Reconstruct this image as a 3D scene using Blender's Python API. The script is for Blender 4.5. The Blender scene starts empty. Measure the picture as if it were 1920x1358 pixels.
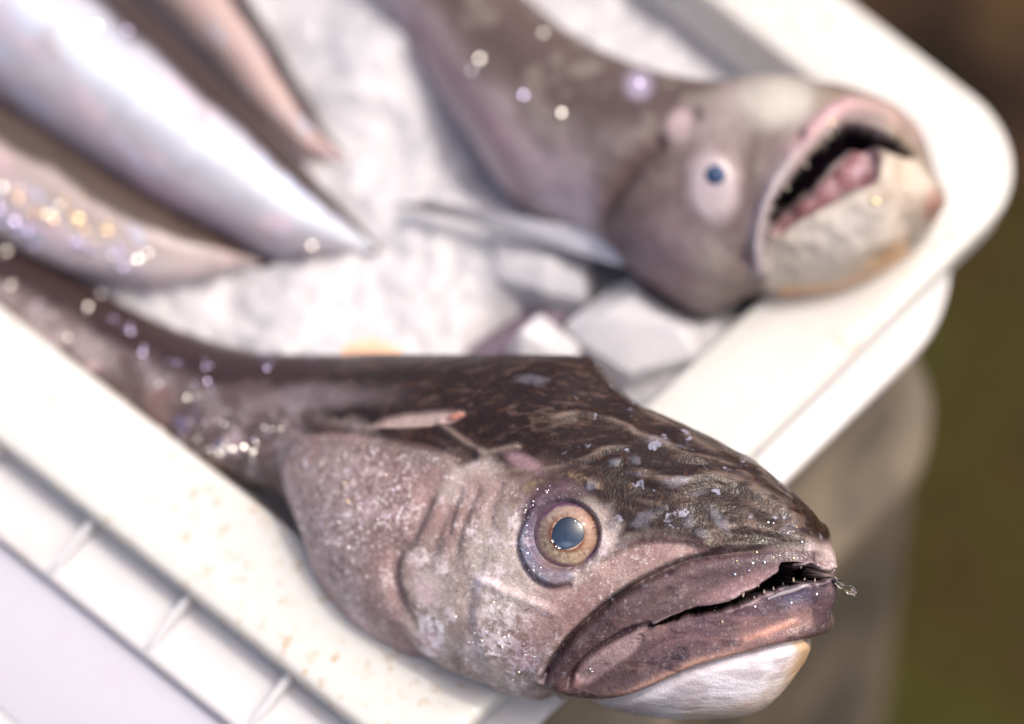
import bpy, bmesh, math, random
import numpy as np
from mathutils import Vector, Matrix
from mathutils.bvhtree import BVHTree

random.seed(5)
rng = np.random.default_rng(5)
S = bpy.context.scene
C = S.collection

# ------------------------------------------------------------------ camera
RIM_Z = 0.62
TH = math.radians(58.0)
FPX = 4533.0
CAM = np.array([0.0, 0.0, RIM_Z + 0.70])
RIGHT = np.array([1.0, 0.0, 0.0])
FWD = np.array([0.0, math.cos(TH), -math.sin(TH)])
UP = np.array([0.0, math.sin(TH), math.cos(TH)])
cd = bpy.data.cameras.new('camera')
cam = bpy.data.objects.new('camera', cd)
C.objects.link(cam)
S.camera = cam
cam.location = CAM
cam.rotation_euler = (math.pi / 2 - TH, 0, 0)
cd.lens = 85.0
cd.sensor_width = 36.0
cd.clip_start = 0.02
cd.clip_end = 60.0
cd.dof.use_dof = True
cd.dof.focus_distance = 0.716
cd.dof.aperture_fstop = 2.75
cd.dof.aperture_blades = 9

# ------------------------------------------------------------------ light
SUN_DIR = np.array([0.42, 0.0, 0.90])
SUN_DIR /= np.linalg.norm(SUN_DIR)
w = bpy.data.worlds.new('World')
S.world = w
w.use_nodes = True
nt = w.node_tree
bgn = nt.nodes['Background']
sky = nt.nodes.new('ShaderNodeTexSky')
sky.sky_type = 'NISHITA'
sky.sun_disc = False
sky.sun_elevation = math.asin(SUN_DIR[2])
sky.sun_rotation = math.atan2(SUN_DIR[0], SUN_DIR[1])
sky.air_density = 1.0
sky.dust_density = 9.0
nt.links.new(sky.outputs[0], bgn.inputs[0])
bgn.inputs[1].default_value = 0.15
sd = bpy.data.lights.new('sun', 'SUN')
sun = bpy.data.objects.new('sun', sd)
C.objects.link(sun)
sd.energy = 1.1
sd.angle = math.radians(1.5)
sd.color = (1.0, 0.95, 0.88)
sun.rotation_euler = Vector(SUN_DIR).to_track_quat('Z', 'Y').to_euler()
sun.location = (0, 0, 3)
S.view_settings.view_transform = 'Standard'
S.view_settings.look = 'None'
S.view_settings.gamma = 1.0
S.view_settings.exposure = 0.54
S.cycles.max_bounces = 8
S.cycles.diffuse_bounces = 4
S.cycles.glossy_bounces = 4
S.cycles.transmission_bounces = 6
S.cycles.caustics_reflective = False
S.cycles.caustics_refractive = False


# ------------------------------------------------------------------ helpers
def ray(px, py):
    x = (px - 960.0) / FPX
    y = -(py - 679.0) / FPX
    return RIGHT * x + UP * y + FWD


def at(px, py, z):
    """the point of the place at height z seen where the photograph has (px, py)"""
    d = ray(px, py)
    return CAM + d * ((z - CAM[2]) / d[2])


def proj(P):
    d = P - CAM
    k = d @ FWD
    return 960.0 + FPX * (d @ RIGHT) / k, 679.0 - FPX * (d @ UP) / k


_tab = np.random.default_rng(11).random(65536).astype(np.float32)


def _h(ix, iy, iz, seed):
    return _tab[(ix * 73856093 ^ iy * 19349663 ^ iz * 83492791 ^ (seed * 2654435 + 977)) & 65535]


def vnoise(P, scale, seed=0):
    """smooth value noise in -1..1 of an (n,3) array"""
    q = P * scale
    i = np.floor(q).astype(np.int64)
    f = (q - i).astype(np.float32)
    f = f * f * f * (f * (f * 6 - 15) + 10)
    x, y, z = i[:, 0], i[:, 1], i[:, 2]
    fx, fy, fz = f[:, 0], f[:, 1], f[:, 2]
    r = 0
    for dx in (0, 1):
        wx = fx if dx else 1 - fx
        for dy in (0, 1):
            wy = fy if dy else 1 - fy
            for dz in (0, 1):
                wz = fz if dz else 1 - fz
                r = r + _h(x + dx, y + dy, z + dz, seed) * wx * wy * wz
    return r * 2 - 1


def fbm(P, scale, octv=3, seed=0, gain=0.5):
    r, a, t = 0, 1.0, 0.0
    for k in range(octv):
        r = r + a * vnoise(P + 3.1 * k, scale * 2 ** k, seed + k)
        t += a
        a *= gain
    return r / t


def sstep(x, a, b):
    t = np.clip((x - a) / (b - a), 0, 1)
    return t * t * (3 - 2 * t)


def lin(r, g, b, k=1.0):
    o = []
    for c in (r, g, b):
        c /= 255.0
        o.append((c / 12.92 if c <= 0.04045 else ((c + 0.055) / 1.055) ** 2.4) * k)
    return np.array(o)


def smooth_line(pts, n=8):
    p = np.array(pts, float)
    if len(p) < 3:
        return p
    e = np.vstack([2 * p[0] - p[1], p, 2 * p[-1] - p[-2]])
    out = []
    for i in range(1, len(e) - 2):
        a, b, c, d = e[i - 1], e[i], e[i + 1], e[i + 2]
        for t in np.linspace(0, 1, n, endpoint=False):
            out.append(0.5 * (2 * b + (c - a) * t + (2 * a - 5 * b + 4 * c - d) * t * t + (3 * b - a - 3 * c + d) * t ** 3))
    out.append(p[-1])
    return np.array(out)


class Trace:
    """tracing coordinates of the flank of a fish, with distances to traced lines and regions"""

    def __init__(self, px, py):
        self.x, self.y = px, py

    def dist(self, pts, smooth=True, margin=140):
        """(distance, signed distance, position 0..1 along the line)"""
        L = smooth_line(pts) if smooth else np.array(pts, float)
        n = len(self.x)
        d = np.full(n, 1e4)
        sg = np.full(n, 1e4)
        al = np.zeros(n)
        lo, hi = L.min(0) - margin, L.max(0) + margin
        m = np.where((self.x > lo[0]) & (self.x < hi[0]) & (self.y > lo[1]) & (self.y < hi[1]))[0]
        if len(m) == 0:
            return d, sg, al
        x, y = self.x[m], self.y[m]
        bd = np.full(len(m), 1e8)
        bs = np.ones(len(m))
        ba = np.zeros(len(m))
        k = len(L) - 1
        for i in range(k):
            ax, ay = L[i]
            bx, by = L[i + 1] - L[i]
            ll = bx * bx + by * by + 1e-9
            t = np.clip(((x - ax) * bx + (y - ay) * by) / ll, 0, 1)
            ex, ey = x - ax - t * bx, y - ay - t * by
            dd = ex * ex + ey * ey
            u = dd < bd
            bd = np.where(u, dd, bd)
            cr = bx * (y - ay) - by * (x - ax)
            bs = np.where(u, np.sign(cr), bs)
            ba = np.where(u, (i + t) / k, ba)
        d[m] = np.sqrt(bd)
        sg[m] = np.sqrt(bd) * bs
        al[m] = ba
        return d, sg, al

    def inside(self, pts, soft=8, smooth=True):
        """soft mask of a closed region"""
        p = [tuple(q) for q in pts] + [tuple(pts[0])]
        L = smooth_line(p, 6) if smooth else np.array(p, float)
        d, _, _ = self.dist(L, smooth=False, margin=soft * 3 + 20)
        lo, hi = L.min(0), L.max(0)
        m = np.where((self.x > lo[0]) & (self.x < hi[0]) & (self.y > lo[1]) & (self.y < hi[1]))[0]
        ins = np.zeros(len(self.x), bool)
        x, y = self.x[m], self.y[m]
        r = np.zeros(len(m), bool)
        for i in range(len(L) - 1):
            (x0, y0), (x1, y1) = L[i], L[i + 1]
            if y0 == y1:
                continue
            c = ((y0 > y) != (y1 > y)) & (x < (x1 - x0) * (y - y0) / (y1 - y0) + x0)
            r ^= c
        ins[m] = r
        s = np.where(ins, d, -d)
        return sstep(s, -soft, soft)

    def blob(self, cx, cy, rx, ry, ang=0, soft=0.35):
        a = math.radians(ang)
        dx, dy = self.x - cx, self.y - cy
        u = (dx * math.cos(a) + dy * math.sin(a)) / rx
        v = (-dx * math.sin(a) + dy * math.cos(a)) / ry
        r = np.sqrt(u * u + v * v)
        return 1 - sstep(r, 1 - soft, 1 + soft)


def mix(a, b, t):
    t = np.clip(t, 0, 1)
    if np.ndim(b) == 1:
        b = np.asarray(b)[None, :]
    return a * (1 - t[:, None]) + b * t[:, None]


def new_mat(name):
    m = bpy.data.materials.new(name)
    m.use_nodes = True
    return m, m.node_tree, m.node_tree.nodes['Principled BSDF']


def node(nt, typ, **kw):
    n = nt.nodes.new(typ)
    for k, v in kw.items():
        if k in n.inputs:
            n.inputs[k].default_value = v
        else:
            setattr(n, k, v)
    return n


def simple(name, col, rough=0.5, **kw):
    m, nt, b = new_mat(name)
    b.inputs['Base Color'].default_value = (*col, 1)
    b.inputs['Roughness'].default_value = rough
    for k, v in kw.items():
        b.inputs[k].default_value = v
    return m


def tag(o, label=None, cat=None, group=None, kind=None):
    if label:
        o['label'] = label
    if cat:
        o['category'] = cat
    if group:
        o['group'] = group
    if kind:
        o['kind'] = kind
    return o


def empty(name, loc):
    o = bpy.data.objects.new(name, None)
    o.empty_display_size = 0.02
    C.objects.link(o)
    o.location = Vector(loc)
    return o


def mesh_obj(name, V, F, mat, parent=None, smooth=True, col=None, wet=None):
    """one mesh object from world-space points; faces are an (n,4) array or a list"""
    V = np.asarray(V, np.float32)
    o_par = np.zeros(3)
    p = parent
    while p is not None:
        o_par = o_par + np.array(p.location)
        p = p.parent
    V = V - o_par.astype(np.float32)
    base = np.zeros(3, np.float32)
    if parent is None:
        base = np.array([V[:, 0].mean(), V[:, 1].mean(), V[:, 2].min()], np.float32)
        V = V - base
    me = bpy.data.meshes.new(name)
    if isinstance(F, np.ndarray) and F.ndim == 2:
        n, k = F.shape
        me.vertices.add(len(V))
        me.vertices.foreach_set('co', V.ravel())
        me.loops.add(n * k)
        me.loops.foreach_set('vertex_index', F.astype(np.int32).ravel())
        me.polygons.add(n)
        me.polygons.foreach_set('loop_start', np.arange(0, n * k, k, dtype=np.int32))
        me.update(calc_edges=True)
        me.validate()
    else:
        me.from_pydata(V.tolist(), [], [list(map(int, f)) for f in F])
        me.update()
    me.polygons.foreach_set('use_smooth', np.full(len(me.polygons), bool(smooth)))
    if col is not None:
        a = me.attributes.new('Col', 'FLOAT_COLOR', 'POINT')
        c4 = np.ones((len(V), 4), np.float32)
        c4[:, :col.shape[1]] = np.clip(col, 0, 1)
        a.data.foreach_set('color', c4.ravel())
    if wet is not None:
        a = me.attributes.new('Wet', 'FLOAT', 'POINT')
        a.data.foreach_set('value', np.clip(wet, -1, 1).astype(np.float32))
    me.materials.append(mat)
    o = bpy.data.objects.new(name, me)
    C.objects.link(o)
    if parent is not None:
        o.parent = parent
    else:
        o.location = Vector(base.tolist())
    return o


def grid_faces(nu, nv, closed_v=False, flip=False):
    i = np.arange(nu - 1)[:, None]
    j = np.arange(nv if closed_v else nv - 1)[None, :]
    j2 = (j + 1) % nv
    f = np.stack([i * nv + j + 0 * i, i * nv + j2, (i + 1) * nv + j2, (i + 1) * nv + j + 0 * i], -1).reshape(-1, 4)
    return f[:, ::-1] if flip else f


def grid_normals(P, nu, nv, closed_v):
    G = P.reshape(nu, nv, 3)
    du = np.gradient(G, axis=0)
    dv = (np.roll(G, -1, 1) - np.roll(G, 1, 1)) if closed_v else np.gradient(G, axis=1)
    n = np.cross(dv, du)
    n /= np.linalg.norm(n, axis=2, keepdims=True) + 1e-12
    return n.reshape(-1, 3)


def hermite(x, y, q):
    """smooth interpolation of rows y at x, no wild overshoot"""
    x, y = np.asarray(x, float), np.asarray(y, float)
    m = np.zeros_like(y)
    d = np.diff(y, axis=0) / np.diff(x)[:, None]
    m[0], m[-1] = d[0], d[-1]
    h = np.diff(x)
    for i in range(1, len(x) - 1):
        m[i] = (d[i - 1] * h[i] + d[i] * h[i - 1]) / (h[i] + h[i - 1])
    k = np.clip(np.searchsorted(x, q) - 1, 0, len(x) - 2)
    t = ((q - x[k]) / h[k])[:, None]
    hh = h[k][:, None]
    return ((2 * t ** 3 - 3 * t ** 2 + 1) * y[k] + (t ** 3 - 2 * t ** 2 + t) * hh * m[k]
            + (-2 * t ** 3 + 3 * t ** 2) * y[k + 1] + (t ** 3 - t ** 2) * hh * m[k + 1])


# ------------------------------------------------------------------ materials
def skin_material(name, grain=1.0, bump=0.25, rough=0.36, coat=0.35, rare=0.0):
    m, nt, b = new_mat(name)
    L = nt.links.new
    tc = node(nt, 'ShaderNodeTexCoord')
    at_ = node(nt, 'ShaderNodeAttribute', attribute_name='Col')
    wt = node(nt, 'ShaderNodeAttribute', attribute_name='Wet')
    n1 = node(nt, 'ShaderNodeTexNoise', Scale=1400.0, Detail=3.0, Roughness=0.6)
    n2 = node(nt, 'ShaderNodeTexNoise', Scale=260.0, Detail=4.0, Roughness=0.65)
    vo = node(nt, 'ShaderNodeTexVoronoi', Scale=1250.0)
    for n in (n1, n2, vo):
        L(tc.outputs['Object'], n.inputs['Vector'])
    mr = node(nt, 'ShaderNodeMapRange')
    mr.inputs[1].default_value, mr.inputs[2].default_value = 0.25, 0.75
    mr.inputs[3].default_value, mr.inputs[4].default_value = 1 - 0.38 * grain, 1 + 0.38 * grain
    L(n1.outputs['Fac'], mr.inputs[0])
    mr2 = node(nt, 'ShaderNodeMapRange')
    mr2.inputs[1].default_value, mr2.inputs[2].default_value = 0.3, 0.7
    mr2.inputs[3].default_value, mr2.inputs[4].default_value = 1 - 0.2 * grain, 1 + 0.2 * grain
    L(n2.outputs['Fac'], mr2.inputs[0])
    mu = node(nt, 'ShaderNodeMath', operation='MULTIPLY')
    L(mr.outputs[0], mu.inputs[0])
    L(mr2.outputs[0], mu.inputs[1])
    gm = node(nt, 'ShaderNodeMix', data_type='FLOAT')
    gm.inputs[2].default_value = 1.0
    L(at_.outputs['Alpha'], gm.inputs[0])
    L(mu.outputs[0], gm.inputs[3])
    vm = node(nt, 'ShaderNodeVectorMath', operation='SCALE')
    L(at_.outputs['Color'], vm.inputs[0])
    L(gm.outputs[0], vm.inputs['Scale'])
    L(vm.outputs[0], b.inputs['Base Color'])
    # roughness: wet patches are smoother
    r0 = node(nt, 'ShaderNodeMapRange')
    r0.inputs[1].default_value, r0.inputs[2].default_value = 0.3, 0.7
    r0.inputs[3].default_value, r0.inputs[4].default_value = rough - 0.1, rough + 0.14
    L(n2.outputs['Fac'], r0.inputs[0])
    r1 = node(nt, 'ShaderNodeMath', operation='MULTIPLY')
    r1.inputs[1].default_value = -0.22
    L(wt.outputs['Fac'], r1.inputs[0])
    r2 = node(nt, 'ShaderNodeMath', operation='ADD', use_clamp=True)
    L(r0.outputs[0], r2.inputs[0])
    L(r1.outputs[0], r2.inputs[1])
    L(r2.outputs[0], b.inputs['Roughness'])
    for sock, top_ in (('Coat Weight', coat), ('Specular IOR Level', 0.25)):
        sm_ = node(nt, 'ShaderNodeMapRange')
        sm_.inputs[1].default_value, sm_.inputs[2].default_value = -0.5, 0.0
        sm_.inputs[3].default_value, sm_.inputs[4].default_value = 0.0, top_
        L(wt.outputs['Fac'], sm_.inputs[0])
        L(sm_.outputs[0], b.inputs[sock])
    b.inputs['Coat Roughness'].default_value = 0.16
    b.inputs['Coat IOR'].default_value = 1.36
    # fine relief: scale pockets and grain
    ad = node(nt, 'ShaderNodeMath', operation='MULTIPLY_ADD')
    ad.inputs[1].default_value = 0.5
    L(n1.outputs['Fac'], ad.inputs[0])
    L(vo.outputs['Distance'], ad.inputs[2])
    ad2 = node(nt, 'ShaderNodeMath', operation='MULTIPLY_ADD')
    ad2.inputs[1].default_value = 0.7
    L(n2.outputs['Fac'], ad2.inputs[0])
    L(ad.outputs[0], ad2.inputs[2])
    bp = node(nt, 'ShaderNodeBump', Strength=bump, Distance=0.0009)
    L(ad2.outputs[0], bp.inputs['Height'])
    L(bp.outputs[0], b.inputs['Normal'])
    L(bp.outputs[0], b.inputs['Coat Normal'])
    return m


def plastic_material(name, col, stain=0.0, rough=0.35, sss=0.0, stain_scale=60.0):
    m, nt, b = new_mat(name)
    L = nt.links.new
    tc = node(nt, 'ShaderNodeTexCoord')
    n1 = node(nt, 'ShaderNodeTexNoise', Scale=stain_scale, Detail=6.0, Roughness=0.62)
    n2 = node(nt, 'ShaderNodeTexNoise', Scale=14.0, Detail=3.0)
    n3 = node(nt, 'ShaderNodeTexNoise', Scale=420.0, Detail=2.0)
    for n in (n1, n2, n3):
        L(tc.outputs['Object'], n.inputs['Vector'])
    ma_ = node(nt, 'ShaderNodeMapRange', interpolation_type='SMOOTHSTEP')
    ma_.inputs[1].default_value, ma_.inputs[2].default_value = 0.53, 0.68
    L(n1.outputs['Fac'], ma_.inputs[0])
    mb_ = node(nt, 'ShaderNodeMapRange', interpolation_type='SMOOTHSTEP')
    mb_.inputs[1].default_value, mb_.inputs[2].default_value = 0.40, 0.62
    L(n2.outputs['Fac'], mb_.inputs[0])
    mu = node(nt, 'ShaderNodeMath', operation='MULTIPLY')
    L(ma_.outputs[0], mu.inputs[0])
    L(mb_.outputs[0], mu.inputs[1])
    mr = node(nt, 'ShaderNodeMath', operation='MULTIPLY')
    mr.inputs[1].default_value = stain
    L(mu.outputs[0], mr.inputs[0])
    mx = node(nt, 'ShaderNodeMix', data_type='RGBA')
    mx.inputs[6].default_value = (*col, 1)
    mx.inputs[7].default_value = (0.36, 0.23, 0.09, 1)
    L(mr.outputs[0], mx.inputs[0])
    L(mx.outputs[2], b.inputs['Base Color'])
    r = node(nt, 'ShaderNodeMapRange')
    r.inputs[3].default_value, r.inputs[4].default_value = rough - 0.1, rough + 0.2
    L(n1.outputs['Fac'], r.inputs[0])
    L(r.outputs[0], b.inputs['Roughness'])
    if sss:
        b.inputs['Subsurface Weight'].default_value = sss
        b.inputs['Subsurface Radius'].default_value = (1.0, 0.72, 0.5)
        b.inputs['Subsurface Scale'].default_value = 0.012
    bp = node(nt, 'ShaderNodeBump', Strength=0.12, Distance=0.001)
    L(n3.outputs['Fac'], bp.inputs['Height'])
    L(bp.outputs[0], b.inputs['Normal'])
    return m


M_NEAR = skin_material('wet_hake_skin', 0.75, 0.13, 0.42, 0.12)
M_FAR = skin_material('wet_hake_skin_smooth', 0.5, 0.15, 0.46, 0.12)
M_SILVER = skin_material('silver_fish_skin', 0.4, 0.15, 0.42, 0.25)
M_CRATE = plastic_material('white_crate_plastic', (0.55, 0.54, 0.524), 0.7, 0.38, 0.6, 190.0)
M_WALL = plastic_material('white_crate_wall_plastic', (0.57, 0.55, 0.56), 0.25, 0.42, 0.5, 30.0)
M_PANEL = plastic_material('lilac_crate_panel_plastic', (0.53, 0.50, 0.555), 0.12, 0.45, 0.3, 40.0)
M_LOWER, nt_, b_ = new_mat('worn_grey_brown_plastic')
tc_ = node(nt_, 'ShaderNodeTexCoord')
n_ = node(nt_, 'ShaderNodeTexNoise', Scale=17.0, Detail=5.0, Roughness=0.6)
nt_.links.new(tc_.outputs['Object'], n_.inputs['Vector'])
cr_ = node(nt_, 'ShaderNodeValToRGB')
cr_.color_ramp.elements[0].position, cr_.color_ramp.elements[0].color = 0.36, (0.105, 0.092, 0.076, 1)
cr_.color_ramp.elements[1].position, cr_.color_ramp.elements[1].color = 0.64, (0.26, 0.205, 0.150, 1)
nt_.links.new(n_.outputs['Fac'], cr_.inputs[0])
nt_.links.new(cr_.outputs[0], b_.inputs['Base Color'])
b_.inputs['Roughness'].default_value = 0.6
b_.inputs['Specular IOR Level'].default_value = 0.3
M_ICE = None


def ice_material():
    m, nt, b = new_mat('crushed_ice')
    L = nt.links.new
    tc = node(nt, 'ShaderNodeTexCoord')
    n1 = node(nt, 'ShaderNodeTexNoise', Scale=120.0, Detail=5.0, Roughness=0.7)
    L(tc.outputs['Object'], n1.inputs['Vector'])
    cr = node(nt, 'ShaderNodeValToRGB')
    cr.color_ramp.elements[0].position, cr.color_ramp.elements[0].color = 0.3, (0.44, 0.435, 0.465, 1)
    cr.color_ramp.elements[1].position, cr.color_ramp.elements[1].color = 0.65, (0.53, 0.52, 0.545, 1)
    L(n1.outputs['Fac'], cr.inputs[0])
    L(cr.outputs[0], b.inputs['Base Color'])
    b.inputs['Roughness'].default_value = 0.32
    b.inputs['IOR'].default_value = 1.31
    b.inputs['Subsurface Weight'].default_value = 0.5
    b.inputs['Subsurface Radius'].default_value = (0.8, 0.9, 1.0)
    b.inputs['Subsurface Scale'].default_value = 0.01
    bp = node(nt, 'ShaderNodeBump', Strength=0.2, Distance=0.003)
    L(n1.outputs['Fac'], bp.inputs['Height'])
    L(bp.outputs[0], b.inputs['Normal'])
    return m


M_ICE = ice_material()


def ground_material():
    m, nt, b = new_mat('muddy_grass_ground')
    L = nt.links.new
    tc = node(nt, 'ShaderNodeTexCoord')
    n1 = node(nt, 'ShaderNodeTexNoise', Scale=6.0, Detail=4.0, Roughness=0.6)
    n2 = node(nt, 'ShaderNodeTexNoise', Scale=60.0, Detail=6.0, Roughness=0.7)
    for n in (n1, n2):
        L(tc.outputs['Object'], n.inputs['Vector'])
    cr = node(nt, 'ShaderNodeValToRGB')
    cr.color_ramp.elements[0].position, cr.color_ramp.elements[0].color = 0.36, (0.044, 0.027, 0.010, 1)
    cr.color_ramp.elements[1].position, cr.color_ramp.elements[1].color = 0.62, (0.046, 0.043, 0.010, 1)
    L(n1.outputs['Fac'], cr.inputs[0])
    mr = node(nt, 'ShaderNodeMapRange')
    mr.inputs[1].default_value, mr.inputs[2].default_value = 0.3, 0.7
    mr.inputs[3].default_value, mr.inputs[4].default_value = 0.6, 1.4
    L(n2.outputs['Fac'], mr.inputs[0])
    vm = node(nt, 'ShaderNodeVectorMath', operation='SCALE')
    L(cr.outputs[0], vm.inputs[0])
    L(mr.outputs[0], vm.inputs['Scale'])
    L(vm.outputs[0], b.inputs['Base Color'])
    b.inputs['Roughness'].default_value = 0.9
    b.inputs['Specular IOR Level'].default_value = 0.1
    bp = node(nt, 'ShaderNodeBump', Strength=0.8, Distance=0.02)
    L(n2.outputs['Fac'], bp.inputs['Height'])
    L(bp.outputs[0], b.inputs['Normal'])
    return m


# ------------------------------------------------------------------ ground
n = 60
gx, gy = np.meshgrid(np.linspace(-4, 4, n), np.linspace(-3, 5, n), indexing='ij')
GP = np.stack([gx.ravel(), gy.ravel(), 0 * gx.ravel()], 1)
GP[:, 2] = 0.02 * fbm(GP, 1.7, 3, 5) - 0.01
g = mesh_obj('ground', GP, grid_faces(n, n, flip=True), ground_material())
tag(g, kind='structure')

def mud_material():
    m, nt, b = new_mat('wet_mud')
    L = nt.links.new
    tc = node(nt, 'ShaderNodeTexCoord')
    n1 = node(nt, 'ShaderNodeTexNoise', Scale=7.0, Detail=4.0, Roughness=0.6)
    L(tc.outputs['Object'], n1.inputs['Vector'])
    cr = node(nt, 'ShaderNodeValToRGB')
    e = cr.color_ramp.elements
    e[0].position, e[0].color = 0.40, (0.008, 0.005, 0.003, 1)
    e[1].position, e[1].color = 0.55, (0.034, 0.018, 0.010, 1)
    x = e.new(0.68)
    x.color = (0.075, 0.050, 0.018, 1)
    L(n1.outputs['Fac'], cr.inputs[0])
    L(cr.outputs[0], b.inputs['Base Color'])
    b.inputs['Roughness'].default_value = 0.85
    b.inputs['Specular IOR Level'].default_value = 0.1
    return m


# dark wet mud behind the crate
pc_ = at(1790, 30, 0.0)
ma = np.linspace(0, 2 * math.pi, 60, endpoint=False)
mrad = np.array([1.0, 0.82, 0.6, 0.3, 0.02])
MP = np.array([[pc_[0] + 0.02 + k_ * 0.42 * math.cos(a_) * (1 + 0.15 * math.sin(3 * a_)), pc_[1] + 0.12 + k_ * 0.24 * math.sin(a_) * (1 + 0.12 * math.cos(4 * a_)), 0.0] for k_ in mrad for a_ in ma])
MP[:, 2] = 0.02 * fbm(MP, 1.7, 3, 5) - 0.002
mud = mesh_obj('mud', MP, grid_faces(5, 60, True, flip=True), mud_material())
tag(mud, kind='structure')

# ------------------------------------------------------------------ crate
Zt = RIM_Z
NEAR_C = at(790, 1448, Zt)[:2]
FAR_C = at(1981, 294, Zt)[:2]
LL = at(0, 832, Zt)[:2]
TT = at(1600, 0, Zt)[:2]
dl = (LL - NEAR_C) / np.linalg.norm(LL - NEAR_C)
dt = (TT - FAR_C) / np.linalg.norm(TT - FAR_C)
LONG = 0.78
QUAD = [NEAR_C, FAR_C, FAR_C + dt * LONG, NEAR_C + dl * LONG]   # anticlockwise


def cross2(a, b):
    return a[0] * b[1] - a[1] * b[0]


def rounded_loop(off, rad, seg=14, straight=14, short=None):
    """points of the crate outline pushed outwards by off (short: at the near short end), with rounded corners"""
    q = QUAD
    lines = []
    for i in range(4):
        a, b = q[i], q[(i + 1) % 4]
        d = (b - a) / np.linalg.norm(b - a)
        nrm = np.array([d[1], -d[0]])
        lines.append((a + nrm * ((short[i] if i < 3 else off) if short is not None else off), d))
    cs = []
    for i in range(4):
        (p, d), (r, e) = lines[i - 1], lines[i]
        t = cross2(r - p, e) / cross2(d, e)
        cs.append(p + d * t)
    arcs = []
    for i in range(4):
        c = cs[i]
        d0 = lines[i - 1][1]
        d1 = lines[i][1]
        a = math.acos(np.clip(np.dot(-d0, d1), -1, 1))
        rad_ = rad * (0.6 if i == 0 else 1.0)
        t = rad_ / math.tan(a / 2)
        p0, p1 = c - d0 * t, c + d1 * t
        n0 = np.array([d0[1], -d0[0]])
        n1 = np.array([d1[1], -d1[0]])
        cen = p0 - n0 * rad_
        a0, a1 = math.atan2(n0[1], n0[0]), math.atan2(n1[1], n1[0])
        if a1 < a0:
            a1 += 2 * math.pi
        arcs.append([cen + rad_ * np.array([math.cos(x), math.sin(x)]) for x in np.linspace(a0, a1, seg)])
    out = []
    for i in range(4):
        out += arcs[i]
        e, s = arcs[i][-1], arcs[(i + 1) % 4][0]
        out += [e + (s - e) * t for t in np.linspace(0, 1, straight + 2)[1:-1]]
    return np.array(out)


RO = 0.042
RIM_W = 0.038


def sweep(name, prof, mat, parent, closed=True, dz=0.0, wob=0.0, rad=RO):
    """sweep a profile of (offset outwards, height) round the crate"""
    rows = []
    for pr_ in prof:
        o, z = pr_[:2]
        sh = pr_[2] if len(pr_) > 2 else None
        p = rounded_loop(o, max(rad + o, 0.004), short=sh)
        z3 = np.full((len(p), 1), Zt + z + dz)
        P = np.hstack([p, z3])
        if wob:
            P[:, 2] += wob * vnoise(P, 14.0, 3)
            P[:, :2] += (wob * 0.6 * vnoise(P, 11.0, 8))[:, None]
        rows.append(P)
    V = np.vstack(rows)
    nu, nv = len(prof), len(rows[0])
    F = grid_faces(nu, nv, True)
    if closed:
        j = np.arange(nv)
        j2 = (j + 1) % nv
        k = (nu - 1) * nv
        F = np.vstack([F, np.stack([k + j, k + j2, j2, j], 1)])
    o = mesh_obj(name, V, F, mat, parent)
    o.data.set_sharp_from_angle(angle=math.radians(50))
    return o


base_c = (QUAD[0] + QUAD[2]) / 2
crate = empty('fish_crate', (base_c[0], base_c[1], Zt - 0.13))
tag(crate, 'white plastic fish crate filled with ice, rounded rim corners stained brown', 'crate')
LED_Z, LED_O = -0.0140, 0.022


def bev(o, z, so, sz, r=0.0016):
    """three points round a profile corner; so, sz point from the corner inwards along the two faces"""
    return [(o + so[0] * r, z + so[1] * r), (o + (so[0] + sz[0]) * r * 0.3, z + (so[1] + sz[1]) * r * 0.3), (o + sz[0] * r, z + sz[1] * r)]


rim_prof = [(-RIM_W - 0.006, -0.016)] + bev(-RIM_W, 0.0, (0, -1), (1, 0), 0.0022) + \
    [(-RIM_W * 0.62, 0.0002), (-RIM_W * 0.3, 0.0), (-0.008, 0.0002)] + \
    bev(0, 0.0, (-1, 0), (0, -1), 0.0024) + bev(0, -0.006, (0, 1), (-1, 0), 0.001) + [(-0.0015, -0.0062), (-0.0015, -0.0145)]
sweep('rim', rim_prof, M_CRATE, crate, wob=0.0012)
FW = (-0.0065, -0.0405, -0.0405)
FI = (-0.0365, -0.043, -0.043)
wall_prof = [(-0.0065, -0.0145, FW), (-0.0068, LED_Z - 0.001, FW), (-0.009, -0.128, (-0.009, -0.0405, -0.0405)), (-0.010, -0.130, (-0.010, -0.0405, -0.0405)), (-0.034, -0.130, (-0.034, -0.043, -0.043)), (-0.0345, -0.127, (-0.0345, -0.043, -0.043)), (-0.0365, -0.0145, FI)]
sweep('wall', wall_prof, M_WALL, crate, wob=0.0006)
def ends(prof, f):
    return [(o, z, f(o)) for o, z in prof]


def off_ends(o):
    """offsets at the near end, the far side and the far end for a band that stands out by o on the left"""
    e = -0.034 if o > 0 else -0.0415
    return (o * 0.5 if o > 0 else o, e, e)


led_prof = [(-0.0066, LED_Z)] + bev(LED_O, LED_Z, (-1, 0), (0, -1), 0.002) + bev(LED_O, LED_Z - 0.005, (0, 1), (-1, 0), 0.001) + [(-0.0068, LED_Z - 0.005)]
sweep('ledge', ends(led_prof, off_ends), M_WALL, crate, wob=0.0006)
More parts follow.
